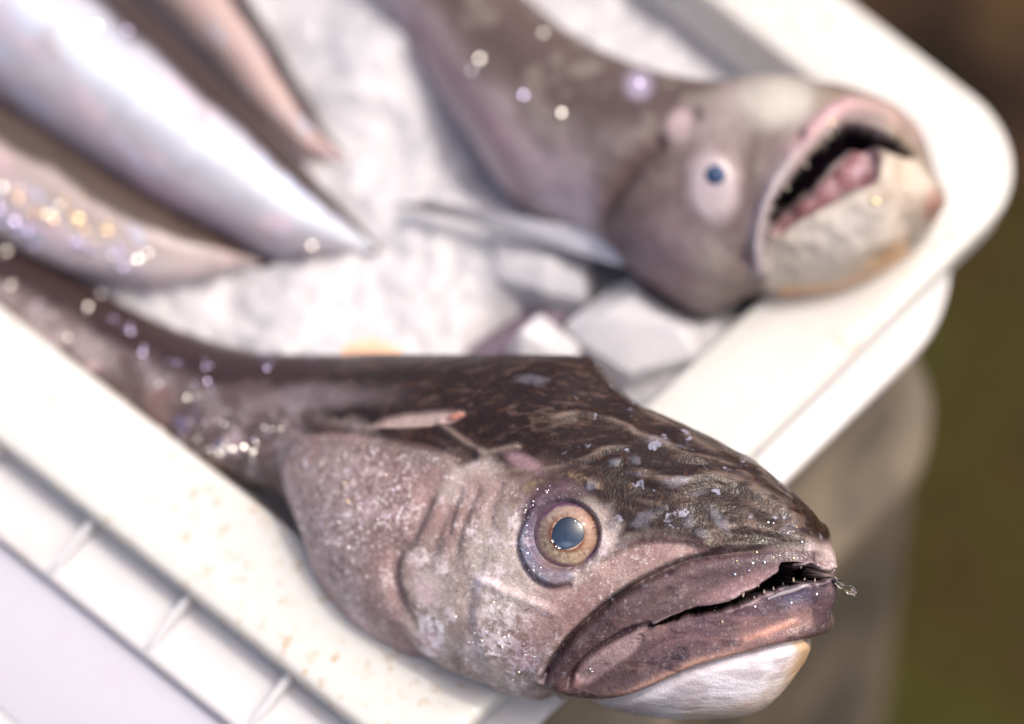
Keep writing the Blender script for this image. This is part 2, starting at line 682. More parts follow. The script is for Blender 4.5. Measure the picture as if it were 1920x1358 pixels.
# sloping skirt below the ledge on the long sides, upright at the short end
PAN_Z, PAN_O = LED_Z - 0.024, 0.060
skin_prof = [(LED_O - 0.0015, LED_Z - 0.0048, (0.003, -0.036, -0.036)), (PAN_O, PAN_Z, (0.001, -0.036, -0.036)), (PAN_O - 0.002, PAN_Z - 0.001, (-0.002, -0.039, -0.039)), (LED_O - 0.0045, LED_Z - 0.0048, (-0.002, -0.039, -0.039))]
sweep('side_panel', skin_prof, M_PANEL, crate, wob=0.0006)
foot_prof = [(-0.006, PAN_Z - 0.001, (-0.008, -0.036, -0.036))] + ends(bev(PAN_O + 0.014, PAN_Z - 0.001, (-1, 0), (0, -1), 0.003) + bev(PAN_O + 0.014, PAN_Z - 0.026, (0, 1), (-1, 0), 0.002), lambda o: (-0.001, -0.037, -0.037)) + [(-0.006, PAN_Z - 0.026, (-0.008, -0.036, -0.036))]
sweep('foot_band', foot_prof, M_WALL, crate, wob=0.0006)
bot = rounded_loop(-0.02, 0.024)
bv = np.vstack([np.hstack([bot, np.full((len(bot), 1), Zt - 0.122)]), np.hstack([bot, np.full((len(bot), 1), Zt - 0.128)])])
nb = len(bot)
mesh_obj('bottom', bv, [list(range(nb)), list(range(2 * nb - 1, nb - 1, -1))] + [[i, nb + i, nb + (i + 1) % nb, (i + 1) % nb] for i in range(nb)], M_WALL, crate, smooth=False)

# gusset ribs between the rim lip and the ledge, every 46 mm round the crate
def rib_mesh():
    t = 0.0011
    pr = [(-0.0060, -0.0065), (-0.0004, -0.0065), (0.0016, -0.0078), (LED_O - 0.002, LED_Z + 0.0004), (-0.0060, LED_Z + 0.0004)]
    bm = bmesh.new()
    a = [bm.verts.new((o, -t, z)) for o, z in pr]
    b = [bm.verts.new((o, t, z)) for o, z in pr]
    bm.faces.new(a[::-1])
    bm.faces.new(b)
    for i in range(len(pr)):
        j = (i + 1) % len(pr)
        bm.faces.new((a[i], a[j], b[j], b[i]))
    bmesh.ops.recalc_face_normals(bm, faces=bm.faces)
    me = bpy.data.meshes.new('rib')
    bm.to_mesh(me)
    bm.free()
    me.materials.append(M_WALL)
    return me


RIB = rib_mesh()


def add_rib(p, nrm):
    o = bpy.data.objects.new('rib', RIB)
    C.objects.link(o)
    o.parent = crate
    o.location = Vector((p[0], p[1], Zt)) - crate.location
    o.rotation_euler.z = math.atan2(nrm[1], nrm[0])


# on the left side the ribs stand where the photograph shows them
dn = np.array([-(-dl)[1], (-dl)[0]])
nl = np.array([(-dl)[1], -(-dl)[0]])
if np.dot(nl, NEAR_C - base_c) < 0:
    nl = -nl
left_at = []
for px, py in ((168, 982), (370, 1140), (548, 1262)):
    p = at(px, py, Zt - 0.008)[:2]
    left_at.append(np.dot(p - NEAR_C, dl))
stepd = (left_at[0] - left_at[2]) / 2
k = left_at[2]
while k > 0.05:
    k -= stepd
while k < LONG - 0.05:
    if k > 0.045:
        add_rib(NEAR_C + dl * k, nl)
    k += stepd
ds = (FAR_C - NEAR_C)
sl = np.linalg.norm(ds)
ds = ds / sl
ns = np.array([ds[1], -ds[0]])
nf = np.array([-dt[1], dt[0]])
if np.dot(nf, FAR_C - base_c) < 0:
    nf = -nf

# ------------------------------------------------------------------ what the crate stands on
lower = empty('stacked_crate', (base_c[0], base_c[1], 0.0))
tag(lower, 'worn grey brown crate stack under the white fish crate', 'crate')


def lower_sweep(name, prof, mat):
    rows = []
    for o, z, sh in prof:
        p = rounded_loop(o, 0.052, short=sh)
        P = np.hstack([p, np.full((len(p), 1), z)])
        P[:, :2] += (0.003 * vnoise(P, 9.0, 4))[:, None]
        rows.append(P)
    V = np.vstack(rows)
    o_ = mesh_obj(name, V, grid_faces(len(prof), len(rows[0]), True), mat, lower)
    o_.data.set_sharp_from_angle(angle=math.radians(50))


zt = Zt - 0.040
def le(a, b):
    return (a, b, b)


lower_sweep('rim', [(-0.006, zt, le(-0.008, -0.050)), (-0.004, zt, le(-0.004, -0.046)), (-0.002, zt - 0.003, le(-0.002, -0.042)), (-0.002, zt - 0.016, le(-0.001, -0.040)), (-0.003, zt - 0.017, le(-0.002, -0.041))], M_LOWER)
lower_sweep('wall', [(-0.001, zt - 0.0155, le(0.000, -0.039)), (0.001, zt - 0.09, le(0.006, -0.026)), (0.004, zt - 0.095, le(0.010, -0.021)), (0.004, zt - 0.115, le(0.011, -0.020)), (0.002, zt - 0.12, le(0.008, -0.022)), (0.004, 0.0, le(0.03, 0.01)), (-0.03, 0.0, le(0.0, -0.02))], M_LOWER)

# ------------------------------------------------------------------ ice
def ice_height(P):
    """top of the ice over a plan position"""
    a = fbm(P * np.array([1, 1, 0]), 26.0, 3, 21) * 0.0045
    b = np.abs(fbm(P * np.array([1, 1, 0]), 60.0, 3, 31)) * 0.0045
    c = fbm(P * np.array([1, 1, 0]), 190.0, 2, 41) * 0.0016
    return a + b + c


inner = rounded_loop(-RIM_W - 0.0005, 0.012)
axis_o = NEAR_C
nI, nJ = 170, 330
uu = np.linspace(0, 1, nI)
vv = np.linspace(0, 1, nJ)
qin = []
for i in range(4):
    qin.append(None)
lp = []
for i in range(4):
    a, b = QUAD[i], QUAD[(i + 1) % 4]
    d = (b - a) / np.linalg.norm(b - a)
    lp.append((a + np.array([d[1], -d[0]]) * (-RIM_W + 0.001), d))
for i in range(4):
    (p, d), (r, e) = lp[i - 1], lp[i]
    qin[i] = p + d * (cross2(r - p, e) / cross2(d, e))
U, Vv = np.meshgrid(uu, vv, indexing='ij')
PI2 = ((1 - U)[..., None] * ((1 - Vv)[..., None] * qin[0] + Vv[..., None] * qin[3]) + U[..., None] * ((1 - Vv)[..., None] * qin[1] + Vv[..., None] * qin[2])).reshape(-1, 2)
IP = np.hstack([PI2, np.zeros((len(PI2), 1))])
ICE_Z = Zt - 0.026
IP[:, 2] = ICE_Z + ice_height(IP)


def bump_ice(px, py, h, r, z=ICE_Z):
    c = at(px, py, z)[:2]
    d = np.linalg.norm(IP[:, :2] - c, axis=1)
    IP[:, 2] += h * np.exp(-(d / r) ** 2)


bump_ice(700, 150, 0.020, 0.030)
bump_ice(640, 560, 0.006, 0.05)
bump_ice(1330, 720, 0.014, 0.022)
bump_ice(1120, 640, -0.010, 0.02)
bump_ice(960, 650, -0.016, 0.012)
bump_ice(1045, 585, -0.014, 0.009)
bump_ice(1290, 600, 0.006, 0.02)
bump_ice(870, 480, 0.006, 0.03)
bump_ice(1010, 500, 0.010, 0.018)
ice = mesh_obj('crushed_ice', IP, grid_faces(nI, nJ, flip=False), M_ICE)
tag(ice, 'crushed white ice filling the fish crate', 'ice', kind='stuff')


def ice_chunk(px, py, z, size, seed, label, squash=0.7, pts=14, outline=None):
    r = np.random.default_rng(seed)
    c = at(px, py, z)
    bm = bmesh.new()
    if outline is None:
        P = r.normal(size=(pts, 3))
        P /= np.linalg.norm(P, axis=1, keepdims=True)
        P *= size * (0.8 + 0.4 * r.random((pts, 1)))
        P[:, 2] *= squash
        P = P + c
    else:
        P = []
        for (x, y) in outline:
            t = at(x, y, z)
            P.append(t + np.array([0, 0, 0.003 * r.random()]))
            P.append(c + (t - c) * 1.02 + np.array([0, 0, -0.03]))
        for _ in range(5):
            a, b = P[2 * r.integers(len(outline))], P[2 * r.integers(len(outline))]
            P.append((a + b + c) / 3 + np.array([0, 0, 0.005 + 0.004 * r.random()]))
        P = np.array(P)
    vs = [bm.verts.new(p) for p in P]
    h = bmesh.ops.convex_hull(bm, input=vs)
    junk = list({v for v in h['geom_interior'] + h['geom_unused'] if isinstance(v, bmesh.types.BMVert)})
    bmesh.ops.delete(bm, geom=junk, context='VERTS')
    bmesh.ops.bevel(bm, geom=list(bm.edges), offset=size * 0.2, segments=3, profile=0.6, affect='EDGES', clamp_overlap=True)
    V = np.array([v.co[:] for v in bm.verts])
    V += (vnoise(V, 160.0, seed) * size * 0.07)[:, None]
    bm.verts.index_update()
    F = [[v.index for v in f.verts] for f in bm.faces]
    bm.free()
    o = mesh_obj('ice_chunk', V, F, M_ICE)
    tag(o, label, 'ice chunk', 'ice chunks between the two hake')
    return o


ice_chunk(1195, 570, Zt - 0.010, 0.026, 3, 'large pointed ice chunk under the chin of the gaping hake', outline=[(1195, 508), (1265, 560), (1330, 610), (1300, 680), (1180, 700), (1085, 650), (1060, 610), (1120, 560)])
ice_chunk(1050, 505, Zt - 0.014, 0.022, 7, 'rounded ice lump beside the pectoral fin of the gaping hake', outline=[(960, 440), (1060, 455), (1110, 490), (1118, 530), (1090, 575), (1010, 560), (930, 530), (920, 470)])
ice_chunk(1005, 640, Zt - 0.012, 0.016, 9, 'small ice lump just behind the nape of the front hake', outline=[(1010, 605), (1050, 630), (1090, 660), (1060, 690), (980, 690), (955, 660)])
# ------------------------------------------------------------------ fish
def make_fish(st, tdens, nv_vis, nv_hid, author, mat, parent, name='body', pw=(1.0, 1.0), tip=True, hid=1.0):
    """a whole fish body lofted through traced stations (dorsal px, ventral px, height of the middle, half thickness)"""
    D = np.array([s[0] for s in st], float)
    V = np.array([s[1] for s in st], float)
    z = np.array([s[2] for s in st], float)
    W = np.array([s[3] for s in st], float)
    mid = (D + V) / 2
    ch = np.concatenate([[0], np.cumsum(np.linalg.norm(np.diff(mid, axis=0), axis=1) + 6)])
    q = np.concatenate([np.linspace(ch[a], ch[b], n, endpoint=False) for a, b, n in tdens] + [[ch[-1]]])
    D, V = hermite(ch, D, q), hermite(ch, V, q)
    z = hermite(ch, z[:, None], q)[:, 0]
    W = hermite(ch, W[:, None], q)[:, 0]
    mid = (D + V) / 2
    d = np.array([ray(*m) for m in mid])
    k = (z - CAM[2]) / d[:, 2]
    Cc = CAM + d * k[:, None]
    hp = (D - V) / 2
    H = (RIGHT[None, :] * hp[:, :1] - UP[None, :] * hp[:, 1:]) * (k / FPX)[:, None]
    T = np.gradient(Cc, axis=0)
    T /= np.linalg.norm(T, axis=1, keepdims=True)
    Hn = H / np.linalg.norm(H, axis=1, keepdims=True)
    Wd = np.cross(T, Hn)
    Wd /= np.linalg.norm(Wd, axis=1, keepdims=True)
    sgn = np.sign(np.sum(Wd * (CAM - Cc), axis=1, keepdims=True))
    Wd *= sgn
    # keep the section a little more to the camera than the axis slope asks
    view = CAM - Cc
    view /= np.linalg.norm(view, axis=1, keepdims=True)
    Wd = 0.6 * Wd + 0.4 * view
    Wd /= np.linalg.norm(Wd, axis=1, keepdims=True)
    # blunt rounded end at the snout
    if tip:
        nt_ = 14
        a = np.linspace(math.pi / 2, 0.0, nt_, endpoint=False)[::-1]
        ln = min(np.linalg.norm(H[0]), W[0]) * 0.32
        Tm = -T[0]
        C2 = np.array([Cc[0] + Tm * ln * math.cos(x) for x in a])
        H2 = np.array([H[0] * max(math.sin(x), 0.02) for x in a])
        W2 = np.array([W[0] * max(math.sin(x), 0.02) for x in a])
        Cc = np.vstack([C2, Cc])
        H = np.vstack([H2, H])
        W = np.concatenate([W2, W])
        Wd = np.vstack([np.repeat(Wd[:1], nt_, 0), Wd])
    nu = len(Cc)
    ph = np.concatenate([np.linspace(-math.pi / 2, math.pi / 2, nv_vis, endpoint=False), np.linspace(math.pi / 2, 1.5 * math.pi, nv_hid, endpoint=False)])
    nv = len(ph)
    s_, c_ = np.sin(ph), np.cos(ph)
    hs = np.sign(s_) * np.abs(s_) ** pw[0]
    ws = np.abs(c_) ** pw[1]
    wsg = np.where(c_ >= -1e-9, ws, -ws * hid)
    P = (Cc[:, None, :] + H[:, None, :] * hs[None, :, None] + (Wd * W[:, None])[:, None, :] * wsg[None, :, None]).reshape(-1, 3)
    Q = (Cc[:, None, :] + H[:, None, :] * hs[None, :, None] + (Wd * W[:, None])[:, None, :] * ws[None, :, None]).reshape(-1, 3)
    Nn = grid_normals(P, nu, nv, True)
    out = np.sum(Nn * (P - np.repeat(Cc, nv, 0)), axis=1)
    if np.median(out) < 0:
        Nn = -Nn
        flip = True
    else:
        flip = False
    px, py = proj(Q)
    tr = Trace(px, py)
    vcoord = np.tile(hs, nu)
    disp, col, wet = author(tr, P, vcoord)
    P2 = P + Nn * disp[:, None]
    F = grid_faces(nu, nv, True, flip=not flip)
    # close the ends
    o = mesh_obj(name, P2, F, mat, parent, True, col, wet)
    bvh_f = F.tolist() if len(F) < 60000 else None
    return dict(obj=o, P=P2, base=P, N=Nn, nu=nu, nv=nv, px=px, py=py, vis=np.tile(c_ > 0.02, nu), C=Cc, H=H)


def surf_at(fish, px, py):
    """nearest point of the visible flank where the photograph has (px, py): point and normal of the undented flank"""
    m = np.where(fish['vis'])[0]
    k = m[np.argmin((fish['px'][m] - px) ** 2 + (fish['py'][m] - py) ** 2)]
    return fish['base'][k], fish['N'][k], fish['P'][k]


K = 1.2          # display value in the photograph -> base colour


def author_near(t, P, v):
    n = len(v)
    f1 = fbm(P, 60, 4, 1)
    f2 = fbm(P, 180, 4, 2)
    f3 = fbm(P, 500, 3, 3)
    f4 = vnoise(P, 1300, 4)
    f5 = vnoise(P, 2300, 5)
    f6 = fbm(P, 900, 2, 6)
    # streaks that run along the head
    ax = np.array([0.95, -0.10, 0.10])
    Ps = P - np.outer(P @ ax, ax) * 0.80
    st = fbm(Ps, 420, 4, 9)
    st2 = fbm(Ps, 160, 3, 19)
    disp = np.zeros(n)
    wet = np.maximum(0.35 + 0.3 * f1, 0.05)
    # ---- colours
    back = lin(58, 41, 39, 0.45)
    back2 = lin(92, 72, 66, 0.55)
    pale = lin(164, 150, 145, K)
    pale2 = lin(206, 190, 194, K)
    mid = lin(128, 112, 108, K)
    col = np.tile(pale, (n, 1))
    col = mix(col, mid, sstep(f1 + 0.6 * f2, -0.15, 0.45))
    col = mix(col, pale2, sstep(f2 + 0.5 * f3, 0.12, 0.55) * 0.8)
    # dark back, down to a line from the gill cover over the eye to the snout
    _, sb, _ = t.dist([(-400, 560), (60, 590), (250, 700), (430, 775), (560, 800), (700, 828), (840, 868), (920, 880), (985, 930), (1060, 950), (1130, 975), (1150, 1030), (1240, 1020), (1330, 1036), (1440, 1036), (1600, 1040)], margin=900)
    dk = sstep(-sb + 26 * f1 + 16 * f2, -16, 34)
    st3 = fbm(Ps, 900, 3, 29)
    bc = mix(np.tile(back, (n, 1)), back2, sstep(st + 0.5 * f2 + 0.4 * st3, 0.0, 0.7) * 0.8)
    bc = mix(bc, lin(114, 90, 82, 0.5), sstep(st3 + 0.5 * st2 + 0.3 * f1, 0.28, 0.7) * 0.7)
    bc = mix(bc, lin(48, 30, 29, 0.5), sstep(-st2 + 0.4 * f3, 0.1, 0.6) * 0.6)
    bc = mix(bc, lin(96, 62, 36, 0.66), sstep(f3 + 0.4 * f4, 0.3, 0.7) * 0.5)
    col = mix(col, bc, dk)
    # body behind the gill cover: grey brown flank
    body = sstep(610 - t.x + 30 * f1, -20, 30) * sstep(t.y, 300, 400)
    fl = mix(np.tile(lin(94, 78, 78, 0.9), (n, 1)), lin(146, 134, 136, 0.9), sstep(f1 + f2 * 0.7 + 0.25 - 0.5 * np.abs(v), -0.1, 0.6))
    fl = mix(fl, lin(66, 48, 48, 0.66), sstep(v + 0.3 * f1 + 0.15 * f2, 0.15, 0.45))
    fl = mix(fl, lin(118, 112, 160, K), sstep(fbm(P, 90, 2, 44), 0.42, 0.66) * 0.45)
    col = mix(col, fl, body)
    # grey band along the body above the gill cover
    d, _, a = t.dist([(470, 760), (560, 745), (640, 745), (720, 742), (800, 735)])
    col = mix(col, lin(130, 118, 122, K), sstep(34 + 14 * f1 - d, 0, 30) * 0.5 * sstep(1 - a, 0, 0.6))

    # ---- gill cover
    rear = [(600, 806), (562, 817), (546, 845), (536, 885), (550, 935), (566, 975), (586, 1036), (608, 1090), (648, 1140), (690, 1172), (740, 1200)]
    d, s, a = t.dist(rear, margin=260)
    top = [(560, 812), (610, 810), (653, 820), (717, 832), (799, 842), (844, 860), (880, 850)]
    dt_, st_, at_ = t.dist(top, margin=200)
    operc = t.inside([(572, 818), (640, 817), (717, 828), (799, 838), (844, 858), (845, 900), (808, 925), (771, 1008), (739, 1040), (739, 1095), (756, 1140), (790, 1240), (700, 1190), (640, 1140), (600, 1090), (575, 1010), (548, 935), (536, 885), (550, 842)], 12)
    disp += 0.0026 * operc * sstep(900 - t.x, 0, 260)
    ob = mix(np.tile(lin(158, 138, 138, K), (n, 1)), lin(108, 84, 80, K), t.blob(740, 930, 70, 120, 12, 0.8) * sstep(f2 + 0.4, -0.1, 0.5))
    ob = mix(ob, lin(112, 88, 86, K), t.blob(600, 900, 40, 90, -10, 0.9) * sstep(f2 + f3 * 0.5, -0.2, 0.4))
    ob = mix(ob, lin(110, 98, 96, K), t.blob(830, 850, 60, 40, 10, 0.8) * 0.8)
    ob = mix(ob, lin(214, 200, 208, K), sstep(f6 * 0.45 + 0.5 * f5 + 0.5 * f2 + 0.5 * f1, 0.05, 0.8) * 0.5)
    ob = mix(ob, lin(230, 222, 230, K), sstep(f5 * 0.8 + 0.8 * f6 + 0.5 * t.blob(640, 1000, 90, 160, 0, 0.9), 0.75, 1.15) * 0.5)
    ob = mix(ob, lin(98, 82, 80, 0.9), np.exp(-(dt_ / 34) ** 2) * 0.75)
    ob = mix(ob, lin(92, 70, 72, K), sstep(-f3 - 0.5 * f2 + 0.25 * t.blob(700, 930, 130, 140, 0, 0.9), 0.30, 0.7) * 0.6)
    col = mix(col, ob, operc * 0.92)
    edge = np.exp(-(d / 9) ** 2) * sstep(-s if s[np.argmin(d)] > 0 else s, -20, 0)
    col = mix(col, lin(178, 150, 150, K), np.exp(-((d - 6) / 10) ** 2) * operc * 0.3)
    # dark furrow over the gill cover
    fur = np.exp(-(dt_ / 13) ** 2)
    disp -= 0.0028 * fur * (1 - 0.8 * operc)
    col = mix(col, lin(70, 50, 48, K), np.exp(-((dt_) / 20) ** 2) * (1 - operc) * 0.8)
    # flesh-coloured slit and ridge above it
    slit = t.inside([(692, 800), (730, 781), (790, 771), (840, 768), (872, 774), (850, 790), (822, 795), (760, 800)], 5)
    disp -= 0.0016 * slit
    col = mix(col, lin(166, 146, 142, K), slit * (0.75 + 0.2 * f2))
    tipm = t.blob(854, 779, 16, 7, -8, 0.6)
    col = mix(col, lin(196, 122, 102, 0.8), tipm * 0.8)
    disp += 0.0014 * tipm
    d2, _, _ = t.dist([(822, 792), (848, 812), (872, 830), (905, 850), (935, 846), (968, 838)])
    disp += 0.0011 * np.exp(-(d2 / 8) ** 2)
    col = mix(col, lin(156, 136, 128, K), np.exp(-(d2 / 7) ** 2) * 0.35)
    col = mix(col, lin(136, 108, 118, K), t.blob(985, 868, 38, 14, 25, 0.5) * 0.75)

    # ---- cheek: folds that fan out behind the eye
    wob = 0.75 + 0.6 * f1 + 0.4 * f2
    for L, dep, wd in (([(846, 900), (812, 922), (790, 965), (771, 1008), (745, 1036), (737, 1066), (739, 1095), (753, 1136), (760, 1170)], 0.0018, 12),
                       ([(744, 1163), (771, 1213), (808, 1250), (850, 1272), (890, 1288), (935, 1302)], 0.0022, 9),
                       ([(892, 1080), (880, 1127), (878, 1177), (894, 1241), (917, 1277), (950, 1300)], 0.0009, 13),
                       ([(852, 930), (832, 975), (818, 1020), (800, 1060)], 0.0006, 9),
                       ([(905, 905), (880, 950), (862, 1000), (850, 1050)], 0.0008, 8),
                       ([(868, 905), (850, 960), (838, 1010)], 0.0007, 7),
                       ([(945, 900), (925, 940), (915, 1000)], 0.0007, 9)):
        d3, s3, a3 = t.dist(L)
        fade = sstep(a3, 0, 0.15) * sstep(1 - a3, 0, 0.15) * wob
        disp -= dep * np.exp(-(d3 / wd) ** 2) * fade
        disp += dep * 0.45 * np.exp(-((s3 + 20) / 14) ** 2) * fade
        col = mix(col, lin(108, 86, 86, K), np.exp(-(d3 / (wd * 0.75)) ** 2) * fade * (0.45 if dep > 0.0012 else 0.14))
    # pale silver patches and stripe
    d4, _, a4 = t.dist([(905, 1088), (945, 1108), (985, 1124), (1035, 1146)])
    col = mix(col, lin(206, 188, 186, K), np.exp(-(d4 / 11) ** 2) * 0.75)
    disp += 0.0007 * np.exp(-(d4 / 11) ** 2)
    sil = t.blob(925, 1180, 42, 52, 10, 0.6)
    col = mix(col, lin(232, 222, 226, K), sil * sstep(f3 + 0.5 * f4, -0.35, 0.35) * 0.9)
    sil = t.blob(812, 1190, 22, 34, -10, 0.6)
    col = mix(col, lin(232, 226, 234, K), sil * sstep(f3 + 0.4 * f4, -0.3, 0.35) * 0.9)
    sil = t.blob(980, 1255, 34, 42, 0, 0.6)
    col = mix(col, lin(226, 212, 218, K), sil * sstep(f3 + 0.6 * f4, -0.1, 0.5) * 0.8)
    sil = t.blob(905, 1095, 24, 20, 0, 0.6)
    col = mix(col, lin(224, 212, 220, K), sil * sstep(f3, -0.3, 0.4) * 0.7)
    col = mix(col, lin(150, 118, 140, K), t.blob(1000, 1230, 40, 46, 0, 0.7) * sstep(f3 - 0.3 * f4, 0.0, 0.5) * 0.7)
    col = mix(col, lin(112, 86, 84, K), t.blob(970, 1205, 26, 60, 20, 0.8) * sstep(-f3 + f2, 0.0, 0.5) * 0.7)
    col = mix(col, lin(150, 122, 120, K), t.blob(1030, 1170, 70, 46, -38, 0.7) * 0.6)
    col = mix(col, lin(124, 98, 98, K), t.inside([(752, 1150), (800, 1230), (880, 1280), (960, 1312), (900, 1310), (820, 1265), (760, 1220), (720, 1180)], 12) * 0.6)
    col = mix(col, lin(126, 104, 100, K), t.blob(930, 925, 90, 34, -25, 0.8) * 0.75)
    # fine honeycomb of the cheek skin
    vor = np.abs(vnoise(P, 1500, 71)) - np.abs(vnoise(P, 1500, 72))
    disp += 0.00010 * vor * t.blob(905, 1010, 110, 150, 0, 0.6)

    # ---- eye socket
    ex, ey = 1060.0, 1003.0
    re = np.hypot(t.x - ex, t.y - ey)
    an = np.arctan2(t.y - ey, t.x - ex)
    disp -= 0.0052 * (1 - sstep(re, 56, 70))
    # raised lids: brow arc above, blue-grey swollen membrane lower left
    d5, s5, a5 = t.dist([(985, 985), (1000, 950), (1030, 925), (1065, 915), (1098, 925), (1118, 950)])
    fade = sstep(a5, 0, 0.2) * sstep(1 - a5, 0.05, 0.5)
    disp += 0.0020 * np.exp(-(d5 / 14) ** 2) * fade
    col = mix(col, lin(86, 66, 74, K), np.exp(-(d5 / 20) ** 2) * fade * 0.9)
    mem = t.inside([(1002, 965), (985, 985), (976, 1015), (984, 1050), (1005, 1080), (1035, 1096), (1062, 1094), (1078, 1080), (1064, 1070), (1040, 1066), (1015, 1048), (1001, 1015), (1004, 985)], 5)
    disp += 0.0016 * mem
    col = mix(col, lin(112, 114, 132, K), mem * (0.9 + 0.15 * f2))
    wet += 0.6 * mem
    dm, _, am = t.dist([(1000, 950), (980, 978), (970, 1015), (978, 1054), (1000, 1086), (1035, 1103), (1066, 1099)])
    disp -= 0.0010 * np.exp(-(dm / 6) ** 2)
    col = mix(col, lin(64, 48, 66, K), np.exp(-(dm / 6) ** 2) * 0.8)
    col = mix(col, lin(70, 54, 78, K), np.exp(-((re - 68) / 6) ** 2) * (0.45 - 0.3 * np.cos(an)))
    wet += 0.5 * np.exp(-((re - 72) / 18) ** 2)
    d6, s6, a6 = t.dist([(950, 960), (968, 935), (1000, 908), (1030, 894), (1066, 892), (1105, 905), (1128, 930), (1134, 975)])
    fd6 = sstep(a6, 0, 0.25) * sstep(1 - a6, 0.1, 0.45)
    disp += 0.0008 * np.exp(-(d6 / 9) ** 2) * fd6
    disp -= 0.0009 * np.exp(-((s6 - 18) / 10) ** 2) * fd6
    col = mix(col, lin(140, 120, 84, K), np.exp(-(d6 / 9) ** 2) * 0.35 * sstep(f3, -0.1, 0.4))
    col = mix(col, lin(196, 178, 172, K), t.blob(1140, 1010, 16, 18, 0, 0.6) * 0.5)

    # ---- snout: fold above the lip, pinkish band below it
    fold = [(1110, 1062), (1144, 1040), (1175, 1022), (1204, 1012), (1245, 1010), (1290, 1014), (1335, 1028)]
    d7, s7, a7 = t.dist(fold)
    fade = sstep(a7, 0, 0.15) * sstep(1 - a7, 0, 0.12)
    disp -= 0.0013 * sstep(s7, -2, 12) * np.exp(-(np.maximum(s7, 0) / 40) ** 2) * fade * (d7 < 120)
    disp += 0.0010 * np.exp(-((s7 + 14) / 14) ** 2) * fade
    col = mix(col, lin(84, 62, 66, K), np.exp(-((s7 - 2) / 8) ** 2) * fade * 0.6)
    band = t.inside([(1085, 1095), (1140, 1050), (1205, 1020), (1280, 1020), (1325, 1034), (1290, 1045), (1235, 1062), (1180, 1092), (1130, 1130), (1080, 1170), (1050, 1190), (1060, 1130)], 10)
    col = mix(col, lin(150, 118, 115, 0.8), band * (0.75 + 0.3 * f2))
    # groove over the upper lip
    g1 = [(1018, 1284), (1026, 1262), (1038, 1240), (1058, 1213), (1080, 1187), (1131, 1140), (1178, 1106), (1238, 1073), (1302, 1048), (1365, 1038), (1429, 1031), (1490, 1020)]
    d8, s8, a8 = t.dist(g1)
    fd = sstep(a8, 0, 0.06) * (1 - 0.65 * sstep(a8, 0.55, 0.95)) * sstep(1 - a8, 0, 0.15)
    disp += (-0.0046 * np.exp(-(d8 / 6.5) ** 2) + 0.0016 * np.exp(-((s8 - 24) / 18) ** 2) + 0.0010 * np.exp(-((s8 + 18) / 14) ** 2)) * fd
    col = mix(col, lin(48, 34, 44, 0.8), np.exp(-((s8) / 10) ** 2) * fd * 0.97)
    # the upper lip (maxilla) and the lower jaw
    lip = t.inside([(1020, 1282), (1040, 1240), (1082, 1188), (1180, 1108), (1302, 1050), (1430, 1034), (1520, 1030), (1560, 1050), (1527, 1072), (1463, 1076), (1404, 1114), (1323, 1140), (1255, 1158), (1178, 1195), (1123, 1235), (1060, 1290)], 6)
    lc = mix(np.tile(lin(122, 96, 100, 0.55), (n, 1)), lin(86, 64, 74, 0.55), sstep(st + 0.5 * f2, -0.1, 0.5))
    lc = mix(lc, lin(160, 130, 132, 0.55), sstep(f2 + 0.4 * f3, 0.2, 0.6) * 0.7)
    lc = mix(lc, lin(150, 140, 158, K), sstep(f3, 0.4, 0.7) * 0.5)
    lc = mix(lc, lin(176, 138, 142, 0.68), t.blob(1395, 1100, 90, 16, -22, 0.7) * 0.7)
    lc = mix(lc, lin(84, 62, 78, 0.55), t.blob(1420, 1050, 80, 14, -8, 0.8) * 0.6)
    col = mix(col, lc, lip * 0.95)
    col = mix(col, lin(64, 46, 54, 0.6), np.exp(-((s8 - 24) / 13) ** 2) * lip * sstep(f2 + st + 0.5, 0.0, 0.8) * (1 - a8 * 0.6) * 0.75)
    jaw = t.inside([(1040, 1285), (1097, 1258), (1123, 1237), (1178, 1197), (1255, 1161), (1323, 1144), (1404, 1118), (1463, 1082), (1527, 1076), (1560, 1085), (1576, 1120), (1574, 1160), (1560, 1190), (1506, 1206), (1429, 1220), (1344, 1243), (1280, 1264), (1217, 1294), (1144, 1314), (1068, 1312), (1030, 1298)], 6)
    jc = mix(np.tile(lin(116, 90, 96, 0.58), (n, 1)), lin(156, 120, 118, 0.58), sstep(st2 + 0.5 * st, 0.0, 0.5))
    jc = mix(jc, lin(80, 60, 72, 0.58), sstep(-st2 + 0.6 * f2, 0.1, 0.6) * 0.8)
    col = mix(col, jc, jaw * 0.95)
    wet += 0.35 * (jaw + lip)
    # streaks of the lower jaw
    for L, c, wd, k in (([(1370, 1205), (1420, 1190), (1480, 1168), (1510, 1160)], (190, 140, 124), 6, 0.8),
                        ([(1090, 1290), (1160, 1296), (1230, 1270), (1300, 1240), (1400, 1216), (1500, 1196)], (186, 146, 130), 7, 0.65),
                        ([(1250, 1190), (1330, 1165), (1400, 1150), (1470, 1128)], (80, 58, 70), 9, 0.7),
                        ([(1180, 1245), (1240, 1210), (1300, 1190), (1380, 1180)], (96, 72, 80), 10, 0.7),
                        ([(1450, 1140), (1490, 1118), (1530, 1108)], (98, 96, 124), 14, 0.7)):
        d9, _, a9 = t.dist(L)
        f = np.exp(-(d9 / wd) ** 2) * sstep(a9, 0, 0.4) * sstep(1 - a9, 0, 0.4)
        col = mix(col, lin(*c, K), f * k)
        disp += (0.0005 if c[0] > 120 else -0.0006) * f
    # pale inner lip at the corner of the mouth
    il = t.inside([(1078, 1268), (1098, 1240), (1150, 1206), (1192, 1190), (1206, 1198), (1190, 1222), (1150, 1250), (1115, 1275), (1090, 1280)], 5)
    col = mix(col, lin(176, 148, 150, 0.85), il * 0.95)
    wet += il
